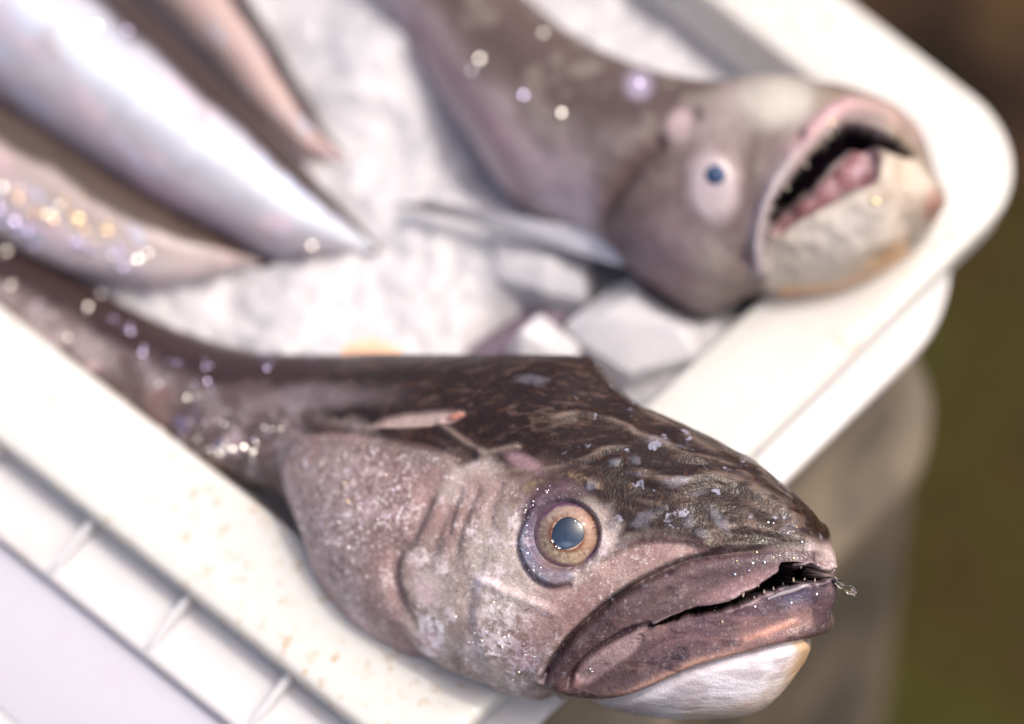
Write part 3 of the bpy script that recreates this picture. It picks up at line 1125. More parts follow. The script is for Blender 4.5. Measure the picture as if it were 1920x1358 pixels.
    disp -= 0.0010 * il
    di, si, ai = t.dist([(1066, 1276), (1082, 1252), (1110, 1226), (1150, 1200), (1185, 1182), (1215, 1176)])
    disp -= 0.0032 * np.exp(-(di / 6) ** 2)
    col = mix(col, lin(66, 48, 58, K), np.exp(-(di / 6) ** 2) * 0.85)
    # edge roll below the inner lip
    dj, sj, aj = t.dist([(1032, 1290), (1068, 1308), (1144, 1312), (1217, 1292), (1280, 1262), (1344, 1241), (1429, 1219), (1506, 1201), (1560, 1186)])
    disp += 0.0016 * np.exp(-((sj + 16) / 14) ** 2)
    disp -= 0.0022 * np.exp(-((sj - 5) / 7) ** 2)
    col = mix(col, lin(88, 62, 62, K), np.exp(-((sj - 2) / 6) ** 2) * 0.7)
    col = mix(col, lin(74, 64, 86, 0.7), t.blob(1510, 1118, 70, 26, -20, 0.8) * sstep(f2 + 0.4, -0.2, 0.5) * 0.75)
    col = mix(col, lin(62, 46, 56, 0.65), sstep(st + 0.7 * f2, 0.15, 0.6) * jaw * 0.7)
    # the mouth: open at the front, closing to a line
    mth = [(1580, 1072), (1545, 1080), (1527, 1079), (1493, 1076), (1463, 1087), (1434, 1103), (1404, 1119), (1366, 1137), (1323, 1147), (1289, 1152), (1255, 1164), (1215, 1179)]
    dm2, sm2, am2 = t.dist(mth)
    wid = np.interp(am2, [0, 0.05, 0.1, 0.2, 0.3, 0.4, 0.5, 0.62, 0.75, 0.88, 1.0], [7, 7, 11, 17, 15, 12, 9, 7, 8, 6, 2]) + 3.0 * fbm(P, 350, 2, 55)
    wid = np.maximum(wid, 0.5)
    op = 1 - sstep(dm2, wid * 0.75, wid * 1.12)
    disp -= 0.010 * op * sstep(1 - am2, 0, 0.3)
    disp -= 0.0012 * np.exp(-(dm2 / 16) ** 2)
    col = mix(col, lin(16, 10, 13, 0.6), sstep(op, 0.0, 0.6))
    wet = np.where(op > 0.1, -0.6 * sstep(op, 0.1, 0.6), wet)
    lipw = np.exp(-((dm2 - wid - 4) / 5) ** 2) * sstep(0.75 - am2, 0, 0.2)
    col = mix(col, lin(176, 156, 160, K), lipw * sstep(f3 + 0.2, -0.2, 0.4) * 0.5)
    disp += 0.0008 * lipw
    # notch between the jaw corner and the cheek
    dn_, _, _ = t.dist([(1018, 1290), (1024, 1306), (1040, 1318)])
    disp -= 0.002 * np.exp(-(dn_ / 8) ** 2)
    # pale tip of the upper jaw
    tp = t.blob(1558, 1040, 24, 20, 30, 0.5)
    col = mix(col, lin(172, 152, 148, 0.9), tp * sstep(f2 + 0.6, 0.1, 0.7) * 0.75)
    disp += 0.0004 * tp
    tp = t.blob(1548, 1128, 22, 30, 0, 0.7)
    col = mix(col, lin(92, 72, 82, 0.7), tp * 0.4)
    # ---- throat: white bulging membrane with a golden edge
    thr = t.inside([(1095, 1322), (1144, 1316), (1217, 1296), (1280, 1268), (1344, 1246), (1429, 1224), (1512, 1206), (1520, 1240), (1500, 1275), (1440, 1340), (1380, 1365), (1250, 1365), (1120, 1350)], 5)
    tc_ = mix(np.tile(lin(212, 206, 212, 1.15), (n, 1)), lin(176, 164, 170, 1.05), sstep(st * 0.6 + 0.8 * f1 + 0.3 * f2, 0.0, 0.6) * 0.8)
    dg, _, ag = t.dist([(1512, 1212), (1506, 1238), (1490, 1268), (1465, 1298), (1425, 1326), (1370, 1342), (1300, 1348)])
    tc_ = mix(tc_, lin(196, 158, 112, 0.9), np.exp(-(dg / (24 + 10 * f2)) ** 2) * (0.5 + 0.4 * sstep(0.55 - ag, 0, 0.3)))
    tc_ = mix(tc_, lin(150, 134, 132, K), t.blob(1160, 1325, 90, 20, 5, 0.8) * 0.6)
    col = mix(col, tc_, thr)
    disp += 0.00018 * st * thr

    # ---- top of the head: wrinkles, ridges, pale mucus spots
    headtop = dk * sstep(t.x, 820, 960)
    disp += headtop * (0.00022 * st + 0.00030 * st2)
    for L, h, wd in (([(905, 900), (960, 884), (1020, 880), (1080, 866), (1140, 838), (1200, 826)], 0.0004, 8),
                     ([(1150, 800), (1220, 822), (1290, 852), (1360, 868), (1420, 900)], 0.0007, 10),
                     ([(1180, 760), (1260, 800), (1340, 846), (1400, 868), (1460, 920)], 0.0007, 9),
                     ([(1020, 790), (1080, 776), (1140, 786), (1200, 812)], 0.0008, 9),
                     ([(1170, 880), (1260, 900), (1350, 890), (1440, 930), (1520, 990)], 0.0009, 16),
                     ([(1310, 1000), (1400, 985), (1480, 1000), (1540, 1020)], 0.0004, 12)):
        d10, s10, a10 = t.dist(L)
        f = sstep(a10, 0, 0.12) * sstep(1 - a10, 0, 0.12)
        disp += h * (np.exp(-(d10 / wd) ** 2) - 0.7 * np.exp(-((s10 - wd * 1.6) / wd) ** 2)) * f
        col = mix(col, lin(112, 96, 88, K), np.exp(-(d10 / (wd * 0.5)) ** 2) * f * sstep(st + 0.3, -0.1, 0.5) * 0.55)
    # step at the nape
    dnp, snp, anp = t.dist([(1112, 676), (1128, 712), (1160, 742), (1185, 762)])
    disp += 0.0015 * np.exp(-((snp - 10) / 14) ** 2)
    for (x, y, rx, ry, ang, k) in ((1108, 913, 9, 8, 20, 0.95), (1268, 904, 24, 8, -12, 0.85), (1152, 868, 11, 6, -10, 0.7), (1190, 862, 10, 7, 30, 0.55), (1232, 828, 18, 8, 5, 0.5),
                                   (1206, 974, 24, 12, -30, 0.6), (1288, 980, 14, 8, -40, 0.6), (1350, 978, 9, 24, -35, 0.65), (1314, 1000, 14, 7, 20, 0.5), (1475, 992, 14, 10, 0, 0.5), (1310, 924, 20, 5, -15, 0.55),
                                   (995, 712, 26, 8, 8, 0.6), (1280, 838, 14, 5, 20, 0.5), (1400, 862, 14, 5, 30, 0.5), (1240, 955, 12, 5, -20, 0.4), (1150, 990, 10, 12, 0, 0.5), (1190, 890, 20, 4, 10, 0.4)):
        b = sstep(t.blob(x, y, rx * 1.25, ry * 1.35, ang, 0.75) + 0.45 * f3 + 0.45 * st + 0.12 * f6, 0.25, 1.15)
        b = b * (t.blob(x, y, rx * 2, ry * 2, ang, 0.5))
        col = mix(col, lin(150, 150, 166, 0.8), b * k * 0.48)
        disp += 0.0002 * b
    sp = sstep(fbm(P, 260, 2, 91) + 0.25 * f4, 0.55, 0.75) * dk * sstep(t.x, 1000, 1150)
    col = mix(col, lin(150, 150, 170, K), sp * 0.55)
        # fine flecks everywhere: silvery specks on the pale skin, tiny pits on the dark
    pl = 1 - dk
    fk = sstep(f6 + 0.7 * f5 + 0.35 * f2, 0.42, 0.85) * pl * (1 - op) * (1 - thr) * (1 - 0.75 * lip) * (1 - 0.75 * jaw)
    col = mix(col, lin(230, 222, 226, K), fk * (0.32 + 0.15 * operc))
    fk = sstep(-f6 - 0.6 * f5 + 0.3 * f1, 0.40, 0.9) * pl * (1 - thr)
    col = mix(col, lin(104, 78, 84, K), fk * 0.5)
    big = fbm(P, 75, 3, 61)
    col = mix(col, lin(126, 100, 98, K), sstep(big, 0.12, 0.5) * pl * (1 - thr) * (1 - lip) * (1 - jaw) * 0.55)
    col = mix(col, lin(206, 180, 186, K), sstep(-big + 0.3 * f2, 0.2, 0.6) * pl * (1 - thr) * (1 - lip) * (1 - jaw) * 0.5)
    disp += (0.00016 * f2 + 0.00005 * f6) * (1 - 0.8 * thr)
    col = np.hstack([col, (1 - 0.75 * thr)[:, None]])
    return disp, col, wet


hake = empty('hake', at(1060, 1000, Zt))
tag(hake, 'dark brown hake with a clear blue-pupilled eye, head resting over the near crate corner', 'fish', 'fish lying on the ice in the crate')
st_near = [((1556, 1052), (1548, 1125), Zt + 0.0400, 0.013),
           ((1551, 1010), (1548, 1168), Zt + 0.0400, 0.0165),
           ((1536, 976), (1525, 1204), Zt + 0.0390, 0.020),
           ((1508, 945), (1500, 1252), Zt + 0.0380, 0.023),
           ((1455, 897), (1440, 1322), Zt + 0.0360, 0.025),
           ((1372, 842), (1310, 1348), Zt + 0.0330, 0.029),
           ((1300, 803), (1200, 1341), Zt + 0.0310, 0.032),
           ((1246, 780), (1102, 1320), Zt + 0.0290, 0.034),
           ((1190, 757), (1000, 1312), Zt + 0.0270, 0.035),
           ((1156, 730), (916, 1294), Zt + 0.0240, 0.036),
           ((1130, 700), (880, 1280), Zt + 0.0225, 0.036),
           ((1102, 677), (836, 1260), Zt + 0.0210, 0.036),
           ((1030, 669), (760, 1216), Zt + 0.0170, 0.036),
           ((950, 668), (690, 1172), Zt + 0.0130, 0.035),
           ((860, 669), (638, 1112), Zt + 0.0090, 0.033),
           ((770, 669), (592, 1030), Zt + 0.0040, 0.030),
           ((700, 668), (556, 960), Zt - 0.0010, 0.028),
           ((620, 668), (500, 922), Zt - 0.0060, 0.026),
           ((500, 664), (395, 892), Zt - 0.0160, 0.025),
           ((390, 638), (275, 826), Zt - 0.0250, 0.024),
           ((260, 585), (130, 745), Zt - 0.0320, 0.023),
           ((120, 507), (-10, 655), Zt - 0.0360, 0.022),
           ((-40, 420), (-170, 560), Zt - 0.0380, 0.020),
           ((-260, 290), (-370, 400), Zt - 0.0400, 0.014),
           ((-420, 195), (-490, 260), Zt - 0.0420, 0.006)]
near = make_fish(st_near, [(0, 4, 190), (4, 13, 560), (13, 17, 190), (17, 21, 110), (21, 24, 30)], 500, 70, author_near, M_NEAR, hake, pw=(0.92, 0.85))


# ---- the eye of the front hake
def eye_grid(c, n, R, h, r0, r1, colf, name, mat, parent, lift=0.0, nr=26, na=96, squash=None):
    n = n / np.linalg.norm(n)
    u = np.cross(n, UP)
    u /= np.linalg.norm(u)
    if u @ RIGHT < 0:
        u = -u
    v = np.cross(n, u)
    if v @ UP < 0:
        v = -v
    V, col = [], []
    for i in range(nr):
        r = r0 + (r1 - r0) * i / (nr - 1)
        for j in range(na):
            a = 2 * math.pi * j / na
            k = squash(a) if squash else 1.0
            rr = r * (1 + (k - 1) * max(0, 1 - (r - r0) / (r1 - r0 + 1e-9)) if r0 > 0 else k)
            hh = h * (1 - (rr / R) ** 2)
            V.append(c + u * (rr * math.cos(a)) + v * (rr * math.sin(a)) + n * (hh + lift))
            col.append(colf(rr / R, a))
    V = np.array(V)
    F = grid_faces(nr, na, True, flip=False)
    o = mesh_obj(name, V, F, mat, parent, True, np.array(col), np.full(len(V), 0.5))
    return o, V


def eye_material(name, rough, coat, bump=0.1):
    m, nt, b = new_mat(name)
    L = nt.links.new
    a = node(nt, 'ShaderNodeAttribute', attribute_name='Col')
    tc = node(nt, 'ShaderNodeTexCoord')
    n1 = node(nt, 'ShaderNodeTexNoise', Scale=900.0, Detail=4.0, Roughness=0.6)
    L(tc.outputs['Object'], n1.inputs['Vector'])
    mr = node(nt, 'ShaderNodeMapRange')
    mr.inputs[1].default_value, mr.inputs[2].default_value = 0.3, 0.7
    mr.inputs[3].default_value, mr.inputs[4].default_value = 0.82, 1.18
    L(n1.outputs['Fac'], mr.inputs[0])
    vm = node(nt, 'ShaderNodeVectorMath', operation='SCALE')
    L(a.outputs['Color'], vm.inputs[0])
    L(mr.outputs[0], vm.inputs['Scale'])
    L(vm.outputs[0], b.inputs['Base Color'])
    b.inputs['Roughness'].default_value = rough
    b.inputs['Coat Weight'].default_value = coat
    b.inputs['Coat Roughness'].default_value = 0.05
    bp = node(nt, 'ShaderNodeBump', Strength=bump, Distance=0.0006)
    L(n1.outputs['Fac'], bp.inputs['Height'])
    L(bp.outputs[0], b.inputs['Normal'])
    return m


M_IRIS = eye_material('iris', 0.45, 0.35, 0.5)
M_DULL = eye_material('clouded_pupil', 0.6, 0.0, 0.02)
M_PUPIL = eye_material('pupil', 0.25, 0.6, 0.02)


def iris_col(r, a):
    # r is 0.46 at the pupil, 1 at the rim; a runs anticlockwise from the snout side
    deg = math.degrees(a) % 360

    def lobe(c0, w_):
        return math.exp(-(((deg - c0 + 180) % 360 - 180) / w_) ** 2)
    q = np.array([[math.cos(a) * r, math.sin(a) * r, 0.3]])
    n_a = float(fbm(q, 3.0, 3, 301)[0])
    n_b = float(fbm(q, 9.0, 3, 302)[0])
    n_r = float(vnoise(np.array([[math.cos(a) * 9, math.sin(a) * 9, r * 1.5]]), 1.6, 303)[0])
    k = 0.66
    c = lin(168, 138, 126, k)

    def to(cc, t):
        nonlocal c
        t = min(1, max(0, t))
        c = c * (1 - t) + cc * t
    to(lin(132, 108, 98, k), 0.75 * lobe(185, 50) * (0.6 + n_a))
    to(lin(226, 204, 170, k), 0.85 * lobe(262, 50) * (0.7 + 0.9 * n_b))
    to(lin(164, 106, 78, k), 0.85 * lobe(22, 40) * (0.8 + n_a))
    to(lin(196, 152, 118, k), 0.6 * lobe(330, 30))
    to(lin(196, 172, 160, k), 0.6 * lobe(120, 40) * (0.6 + n_b))
    to(lin(236, 220, 196, k), 0.22 * max(0, n_r - 0.15) * 2)
    to(lin(92, 66, 60, k), 0.35 * max(0, -n_b - 0.1) * 2)
    if r < 0.62:
        to(lin(132, 76, 44, k), 0.9 * (0.62 - r) / 0.10 * (0.4 + 0.6 * max(lobe(200, 70), lobe(300, 60))))
    if r < 0.49:
        to(lin(196, 168, 148, k), (0.49 - r) / 0.02 * (0.5 + n_b))
    ph = 0.80 + 0.05 * n_a - 0.07 * lobe(95, 60)
    if r > ph:
        to(lin(104, 74, 104, k), (r - ph) / 0.08 * (0.45 + 0.55 * max(lobe(100, 60), lobe(255, 25), lobe(330, 30))))
    if r > 0.90:
        to(lin(150, 126, 118, k), (r - 0.90) / 0.05 * 0.5)
    if r > 0.96:
        to(lin(54, 38, 58, k), (r - 0.96) / 0.03)
    return c * (0.93 + 0.14 * random.random())


def pupil_col(r, a):  # blue-grey lens; lighter lower half and pale arc paint in a sky reflection
    y = r * math.sin(a) / 0.48
    x = r * math.cos(a) / 0.48
    c = lin(30, 44, 66, 0.65) 
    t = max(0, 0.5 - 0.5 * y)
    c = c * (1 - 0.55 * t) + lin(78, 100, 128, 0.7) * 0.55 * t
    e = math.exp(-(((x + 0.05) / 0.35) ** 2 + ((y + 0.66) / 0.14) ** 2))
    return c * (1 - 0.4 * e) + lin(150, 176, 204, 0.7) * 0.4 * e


be, ne, pe = surf_at(near, 1060, 1003)
vdir = (CAM - be) / np.linalg.norm(CAM - be)
en = 0.5 * ne + 0.6 * vdir
en /= np.linalg.norm(en)
Reye = 66 * np.linalg.norm(be - CAM) / FPX
eye_c = be - en * 0.0036
M_BALL = simple('eyeball', tuple(lin(60, 48, 60, K)), 0.3)
# eyeball behind the iris
bm = bmesh.new()
bmesh.ops.create_uvsphere(bm, u_segments=40, v_segments=20, radius=1.0)
EV = np.array([v.co[:] for v in bm.verts])
EF = [[v.index for v in f.verts] for f in bm.faces]
bm.free()
zax = en
xax = np.cross(UP, zax)
xax /= np.linalg.norm(xax)
yax = np.cross(zax, xax)
eyeball = mesh_obj('eye', eye_c - en * 0.0078 + Reye * 1.02 * EV[:, :1] * xax + Reye * 1.02 * EV[:, 1:2] * yax + 0.0072 * EV[:, 2:3] * zax, EF, M_BALL, hake)
PSH = lambda a: 1.0 + 0.06 * math.cos(2 * (a - 0.7)) + 0.035 * math.cos(3 * a + 0.6)
pc = eye_c + xax * 0.0006 + yax * 0.0005
eye_grid(pc, en, Reye, 0.0042, Reye * 0.46, Reye, iris_col, 'iris', M_IRIS, eyeball, squash=PSH, nr=44, na=180)
eye_grid(pc, en, Reye, 0.0046, 0.0001, Reye * 0.475, pupil_col, 'pupil', M_PUPIL, eyeball, squash=PSH, lift=-0.0006, nr=30)
cd.dof.focus_distance = float((be - CAM) @ FWD) - 0.002

# ---- teeth, mucus and water on the front hake
M_TOOTH = simple('tooth', (0.40, 0.34, 0.27), 0.35)


def tooth_mesh():
    bm = bmesh.new()
    n_ = 7
    rows = []
    for k, (r, z_, b_) in enumerate(((1.0, 0, 0), (0.75, 0.45, 0.03), (0.4, 0.8, 0.12), (0.06, 1.0, 0.22))):
        rows.append([bm.verts.new((r * 0.32 * math.cos(2 * math.pi * i / n_) + b_, r * 0.32 * math.sin(2 * math.pi * i / n_), z_)) for i in range(n_)])
    for a, b in zip(rows, rows[1:]):
        for i in range(n_):
            bm.faces.new((a[i], a[(i + 1) % n_], b[(i + 1) % n_], b[i]))
    bm.faces.new(rows[-1])
    me = bpy.data.meshes.new('tooth')
    bm.to_mesh(me)
    bm.free()
    me.polygons.foreach_set('use_smooth', np.full(len(me.polygons), True))
    me.materials.append(M_TOOTH)
    return me


TOOTH = tooth_mesh()


def add_tooth(fish, parent, px, py, dx, dy, ln, sink=0.002):
    b, n_, p = surf_at(fish, px, py)
    pos = b - n_ * sink
    dirv = RIGHT * dx - UP * dy + n_ * 0.25
    dirv = Vector(dirv / np.linalg.norm(dirv))
    o = bpy.data.objects.new('tooth', TOOTH)
    C.objects.link(o)
    o.parent = parent
    o.location = Vector(pos) - parent.location
    o.rotation_euler = dirv.to_track_quat('Z', 'X').to_euler()
    o.scale = (ln, ln, ln)


up_line = smooth_line([(1530, 1056), (1495, 1052), (1463, 1064), (1436, 1083), (1406, 1102), (1370, 1122), (1325, 1134)], 10)
lo_line = smooth_line([(1540, 1092), (1505, 1088), (1470, 1098), (1440, 1112), (1410, 1126)], 10)
for i in range(4, len(up_line) - 6, 3):
    x, y = up_line[i] + rng.normal(0, 1.6, 2)
    if rng.random() < 0.35:
        continue
    add_tooth(near, hake, x, y, -0.1 + 0.2 * random.random(), 1.0, 0.0008 + 0.0012 * random.random())
for i in range(2, len(lo_line), 6):
    x, y = lo_line[i]
    add_tooth(near, hake, x, y, -0.2 + 0.4 * random.random(), -1.0, 0.0007 + 0.0009 * random.random())


def tube(pts, rad, name, mat, parent, nseg=8, sub=6):
    L = smooth_line(pts, sub)
    rr = np.interp(np.linspace(0, 1, len(L)), np.linspace(0, 1, len(rad)), rad)
    T = np.gradient(L, axis=0)
    T /= np.linalg.norm(T, axis=1, keepdims=True)
    V = []
    for p, t_, r in zip(L, T, rr):
        a = np.cross(t_, FWD)
        a /= np.linalg.norm(a)
        b = np.cross(t_, a)
        for j in range(nseg):
            q = 2 * math.pi * j / nseg
            V.append(p + r * (a * math.cos(q) + b * math.sin(q)))
    F = grid_faces(len(L), nseg, True).tolist() + [list(range(nseg)), list(range(len(V) - 1, len(V) - nseg - 1, -1))]
    o = mesh_obj(name, np.array(V), F, mat, parent)
    return o


M_MUCUS = simple('mucus', (0.34, 0.29, 0.32), 0.25, **{'Subsurface Weight': 0.3, 'Subsurface Scale': 0.004, 'Coat Weight': 0.6})


def on(fish, px, py, lift=0.0008):
    b, n_, p = surf_at(fish, px, py)
    return b + n_ * lift




def skin_pt(fish, px, py, lift=0.0002):
    b, n_, p = surf_at(fish, px, py)
    return p + n_ * lift


tube([skin_pt(near, 1524, 1096), skin_pt(near, 1508, 1099), skin_pt(near, 1488, 1106), skin_pt(near, 1464, 1114), skin_pt(near, 1440, 1124)], [0.0003, 0.0006, 0.0008, 0.0007, 0.0003], 'mucus_strand', M_MUCUS, hake)
# the dribble of water hanging off the snout
M_WATER = simple('water', (0.95, 0.95, 0.95), 0.03, **{'Transmission Weight': 1.0, 'IOR': 1.33})
p0 = on(near, 1560, 1086, 0.0)
dep = np.linalg.norm(p0 - CAM)


def beside(px, py, d_):
    r_ = ray(px, py)
    return CAM + r_ / np.linalg.norm(r_) * d_


tube([p0, beside(1572, 1094, dep), beside(1582, 1102, dep), beside(1595, 1107, dep), beside(1606, 1114, dep)], [0.0006, 0.0009, 0.0010, 0.0014, 0.0008], 'water_dribble', M_WATER, hake)

# ---- fins of the front hake
M_FIN = skin_material('fin_membrane', 0.6, 0.3, 0.35, 0.3)


def fin(pts_base, pts_tip, name, parent, colr, colt, thick=0.0012, nr=14, rays=24):
    """a rayed fin between a base line and a tip line (3-D points)"""
    A, B = smooth_line(pts_base, 10), smooth_line(pts_tip, 10)
    na_ = rays * 3
    A = np.array([[np.interp(t, np.linspace(0, 1, len(A)), A[:, k]) for k in range(3)] for t in np.linspace(0, 1, na_)])
    B = np.array([[np.interp(t, np.linspace(0, 1, len(B)), B[:, k]) for k in range(3)] for t in np.linspace(0, 1, na_)])
    V, col = [], []
    ac = np.cross(A[-1] - A[0], B[len(B) // 2] - A[len(A) // 2])
    ac /= np.linalg.norm(ac)
    if ac @ (CAM - A[0]) < 0:
        ac = -ac
    for side in (1, -1):
        for j in range(na_):
            ray_h = thick * (0.5 + 0.5 * (j % 3 == 0)) * math.sin(math.pi * min(1, max(0.03, j / (na_ - 1))))
            for i in range(nr):
                t = i / (nr - 1)
                V.append(A[j] * (1 - t) + B[j] * t + ac * side * ray_h * (1 - 0.85 * t) + ac * 0.004 * math.sin(3 * t) * 0.3)
                col.append(np.array(colr) * (1 - t) + np.array(colt) * t)
    m_ = na_ * nr
    F = np.vstack([grid_faces(na_, nr), grid_faces(na_, nr, flip=True) + m_])
    ed = []
    for j in range(na_ - 1):
        ed.append([j * nr + nr - 1, (j + 1) * nr + nr - 1, m_ + (j + 1) * nr + nr - 1, m_ + j * nr + nr - 1])
    F = np.vstack([F, np.array(ed)])
    V = np.array(V)
    return mesh_obj(name, V, F, M_FIN, parent, True, np.array(col), np.full(len(V), 0.4))


zf = Zt + 0.010
fin([at(770, 690, zf), at(700, 690, zf), at(630, 690, zf)], [at(745, 650, zf), at(695, 636, zf), at(645, 646, zf)], 'dorsal_fin', hake, lin(170, 130, 110, K), lin(216, 182, 156, K), 0.002)


# ------------------------------------------------------------------ the gaping hake behind
def author_far(t, P, v):
    n = len(v)
    f1 = fbm(P, 45, 3, 101)
    f2 = fbm(P, 130, 3, 102)
    disp = 0.0006 * f2
    wet = np.full(n, 0.4)
    col = np.tile(lin(114, 99, 96, 0.98), (n, 1))
    col = mix(col, lin(142, 128, 130, 1.0), sstep(f1, 0.0, 0.5) * 0.6)
    # dark back of body and head
    _, sb, _ = t.dist([(560, -260), (700, -130), (860, 60), (960, 160), (1060, 215), (1160, 240), (1240, 235), (1290, 215), (1340, 170)], margin=500)
    dk = sstep(-sb + 22 * f1, -30, 45)
    col = mix(col, lin(76, 62, 60, K), dk * 0.95)
    col = mix(col, lin(98, 80, 80, 0.8), sstep(-f1 + 0.6 * f2, 0.05, 0.5) * 0.55)
    col = mix(col, lin(150, 140, 132, 0.9), sstep(f2 + 0.5 * f1, 0.2, 0.6) * 0.4)
    # pale pink flank of the body
    _, s2, _ = t.dist([(640, -160), (760, 20), (860, 150), (950, 260), (1040, 330), (1130, 390)], margin=400)
    bodym = sstep(1150 - t.x, -30, 60)
    col = mix(col, lin(176, 156, 162, K), sstep(s2 + 16 * f1, -70, 10) * bodym * (1 - dk) * 0.9)
    col = mix(col, lin(196, 181, 183, K), sstep(s2 + 16 * f1, 0, 50) * bodym * (1 - dk) * 0.8)
    d, _, a = t.dist([(780, 60), (840, 140), (900, 220), (950, 300), (985, 370)])
    col = mix(col, lin(140, 104, 108, 0.95), np.exp(-(d / 28) ** 2) * 0.6)
    # gill cover edge
    d, s, a = t.dist([(1230, 270), (1180, 320), (1145, 380), (1135, 430), (1165, 470)])
    disp -= 0.003 * np.exp(-(d / 16) ** 2)
    col = mix(col, lin(84, 64, 62, K), np.exp(-(d / 22) ** 2) * 0.9)
    col = mix(col, lin(140, 120, 128, K), t.blob(1230, 470, 60, 80, 20, 0.8) * 0.6)
    col = mix(col, lin(150, 126, 128, K), t.blob(1270, 540, 70, 30, 30, 0.8) * 0.6)
    # pale crown of the head, green grey
    col = mix(col, lin(176, 170, 160, K), t.blob(1455, 190, 75, 46, -10, 0.6) * 0.85)
    col = mix(col, lin(132, 118, 104, K), t.inside([(1540, 165), (1620, 178), (1690, 226), (1740, 300), (1720, 320), (1660, 230), (1600, 200), (1530, 205)], 12) * 0.85)
    col = mix(col, lin(124, 112, 110, K), t.blob(1370, 230, 50, 40, 0, 0.8) * 0.7)
    col = mix(col, lin(66, 54, 56, K), t.blob(1310, 215, 9, 14, 0, 0.7) * 0.8)
    col = mix(col, lin(196, 172, 178, 0.9), t.blob(1274, 234, 21, 30, 15, 0.6) * 0.8)
    col = mix(col, lin(150, 140, 160, K), t.blob(1198, 158, 24, 26, 0, 0.6) * 0.85)
    col = mix(col, lin(92, 76, 76, 0.8), t.blob(1385, 400, 26, 70, 12, 0.8) * 0.6)
    col = mix(col, lin(90, 74, 74, 0.8), t.blob(1240, 330, 60, 80, 20, 0.9) * sstep(f2 + 0.4, -0.1, 0.6) * 0.6)
    col = mix(col, lin(160, 148, 142, 0.9), t.blob(1332, 488, 26, 22, 0, 0.8) * 0.6)
    col = mix(col, lin(160, 148, 142, 0.9), t.blob(1325, 556, 34, 22, 20, 0.8) * 0.5)
    # eye: a pale, sunken, flattened disc
    eyem = t.blob(1336, 350, 46, 66, -8, 0.35)
    col = mix(col, lin(98, 76, 80, K), t.blob(1336, 352, 62, 84, -8, 0.3) * 0.4)
    disp += 0.0014 * t.blob(1336, 350, 46, 66, -8, 0.6)
    col = mix(col, lin(186, 170, 174, 0.8), eyem)
    # furrows and lip
    d, s, a = t.dist([(1398, 490), (1402, 440), (1412, 395), (1432, 345), (1462, 300), (1500, 255)])
    disp -= 0.0035 * np.exp(-(d / 11) ** 2)
    col = mix(col, lin(92, 78, 84, K), np.exp(-(d / 13) ** 2) * 0.85)
    d, s, a = t.dist([(1424, 500), (1417, 450), (1427, 396), (1452, 340), (1488, 284), (1534, 234), (1594, 196), (1660, 206), (1720, 252)])
    disp += 0.0018 * np.exp(-(d / 13) ** 2)
    lipc = mix(np.tile(lin(206, 192, 196, 0.85), (n, 1)), lin(208, 168, 172, 0.85), sstep(a, 0.42, 0.6))
    lipc = mix(lipc, lin(150, 130, 118, 0.85), sstep(a, 0.68, 0.85) * (0.7 + 0.6 * f2))
    col = mix(col, lipc, np.exp(-(d / 15) ** 2) * (0.85 + 0.3 * f2))
    # lower jaw, pale with ochre edge
    lj = t.inside([(1436, 520), (1445, 455), (1500, 410), (1570, 380), (1640, 345), (1665, 290), (1712, 300), (1752, 340), (1766, 385), (1730, 450), (1660, 510), (1590, 545), (1500, 550), (1440, 545)], 10)
    f3 = fbm(P, 90, 3, 171)
    ljc = mix(np.tile(lin(200, 188, 176, 0.95), (n, 1)), lin(158, 142, 128, 0.9), sstep(f1 + 0.7 * f3, 0.0, 0.5) * 0.8)
    col = mix(col, ljc, lj * 0.95)
    disp += 0.0012 * f3 * lj
    col = mix(col, lin(206, 198, 194, 0.75), t.blob(1570, 440, 70, 40, -30, 0.8) * 0.7)
    col = mix(col, lin(150, 134, 116, K), t.blob(1700, 330, 30, 60, -30, 0.8) * 0.5)
    col = mix(col, lin(128, 92, 82, K), t.blob(1750, 385, 18, 34, 10, 0.7) * 0.9)
    col = mix(col, lin(170, 150, 124, K), t.blob(1640, 490, 50, 20, -25, 0.8) * 0.6)
    d, _, a = t.dist([(1480, 556), (1560, 552), (1620, 530), (1690, 480)])
    col = mix(col, lin(204, 150, 92, K), np.exp(-(d / 20) ** 2) * 0.85)
    # mouth: black cavity, pink tongue and gums
    pink = t.inside([(1448, 438), (1470, 405), (1500, 385), (1540, 352), (1580, 306), (1622, 268), (1648, 290), (1640, 340), (1600, 352), (1560, 380), (1508, 408), (1464, 440)], 6)
    col = mix(col, lin(138, 90, 96, 0.8), pink)
    col = mix(col, lin(190, 160, 172, 0.8), t.blob(1622, 318, 18, 16, 0, 0.6) * 0.8)
    col = mix(col, lin(176, 138, 148, 0.8), t.blob(1550, 352, 26, 12, -40, 0.6) * 0.6)
    pn = fbm(P, 260, 2, 181)
    col = mix(col, lin(104, 62, 68, 0.8), pink * sstep(pn, 0.0, 0.5) * 0.7)
    col = mix(col, lin(184, 158, 162, 0.8), pink * sstep(-pn, 0.1, 0.5) * 0.7)
    disp += 0.0012 * pn * pink
    disp -= 0.005 * pink
    jag = t.x * 0 + 9 * fbm(P, 420, 2, 133)
    tj = Trace(t.x + jag, t.y + 0.7 * jag)
    black = tj.inside([(1440, 428), (1454, 374), (1498, 320), (1542, 264), (1590, 228), (1638, 238), (1684, 260), (1722, 285), (1700, 294), (1642, 272), (1596, 280), (1566, 304), (1530, 346), (1492, 377), (1464, 404)], 4)
    core = t.inside([(1440, 428), (1454, 374), (1498, 320), (1542, 264), (1590, 228), (1638, 238), (1684, 260), (1722, 285), (1700, 294), (1642, 272), (1596, 280), (1566, 304), (1530, 346), (1492, 377), (1464, 404)], 12)
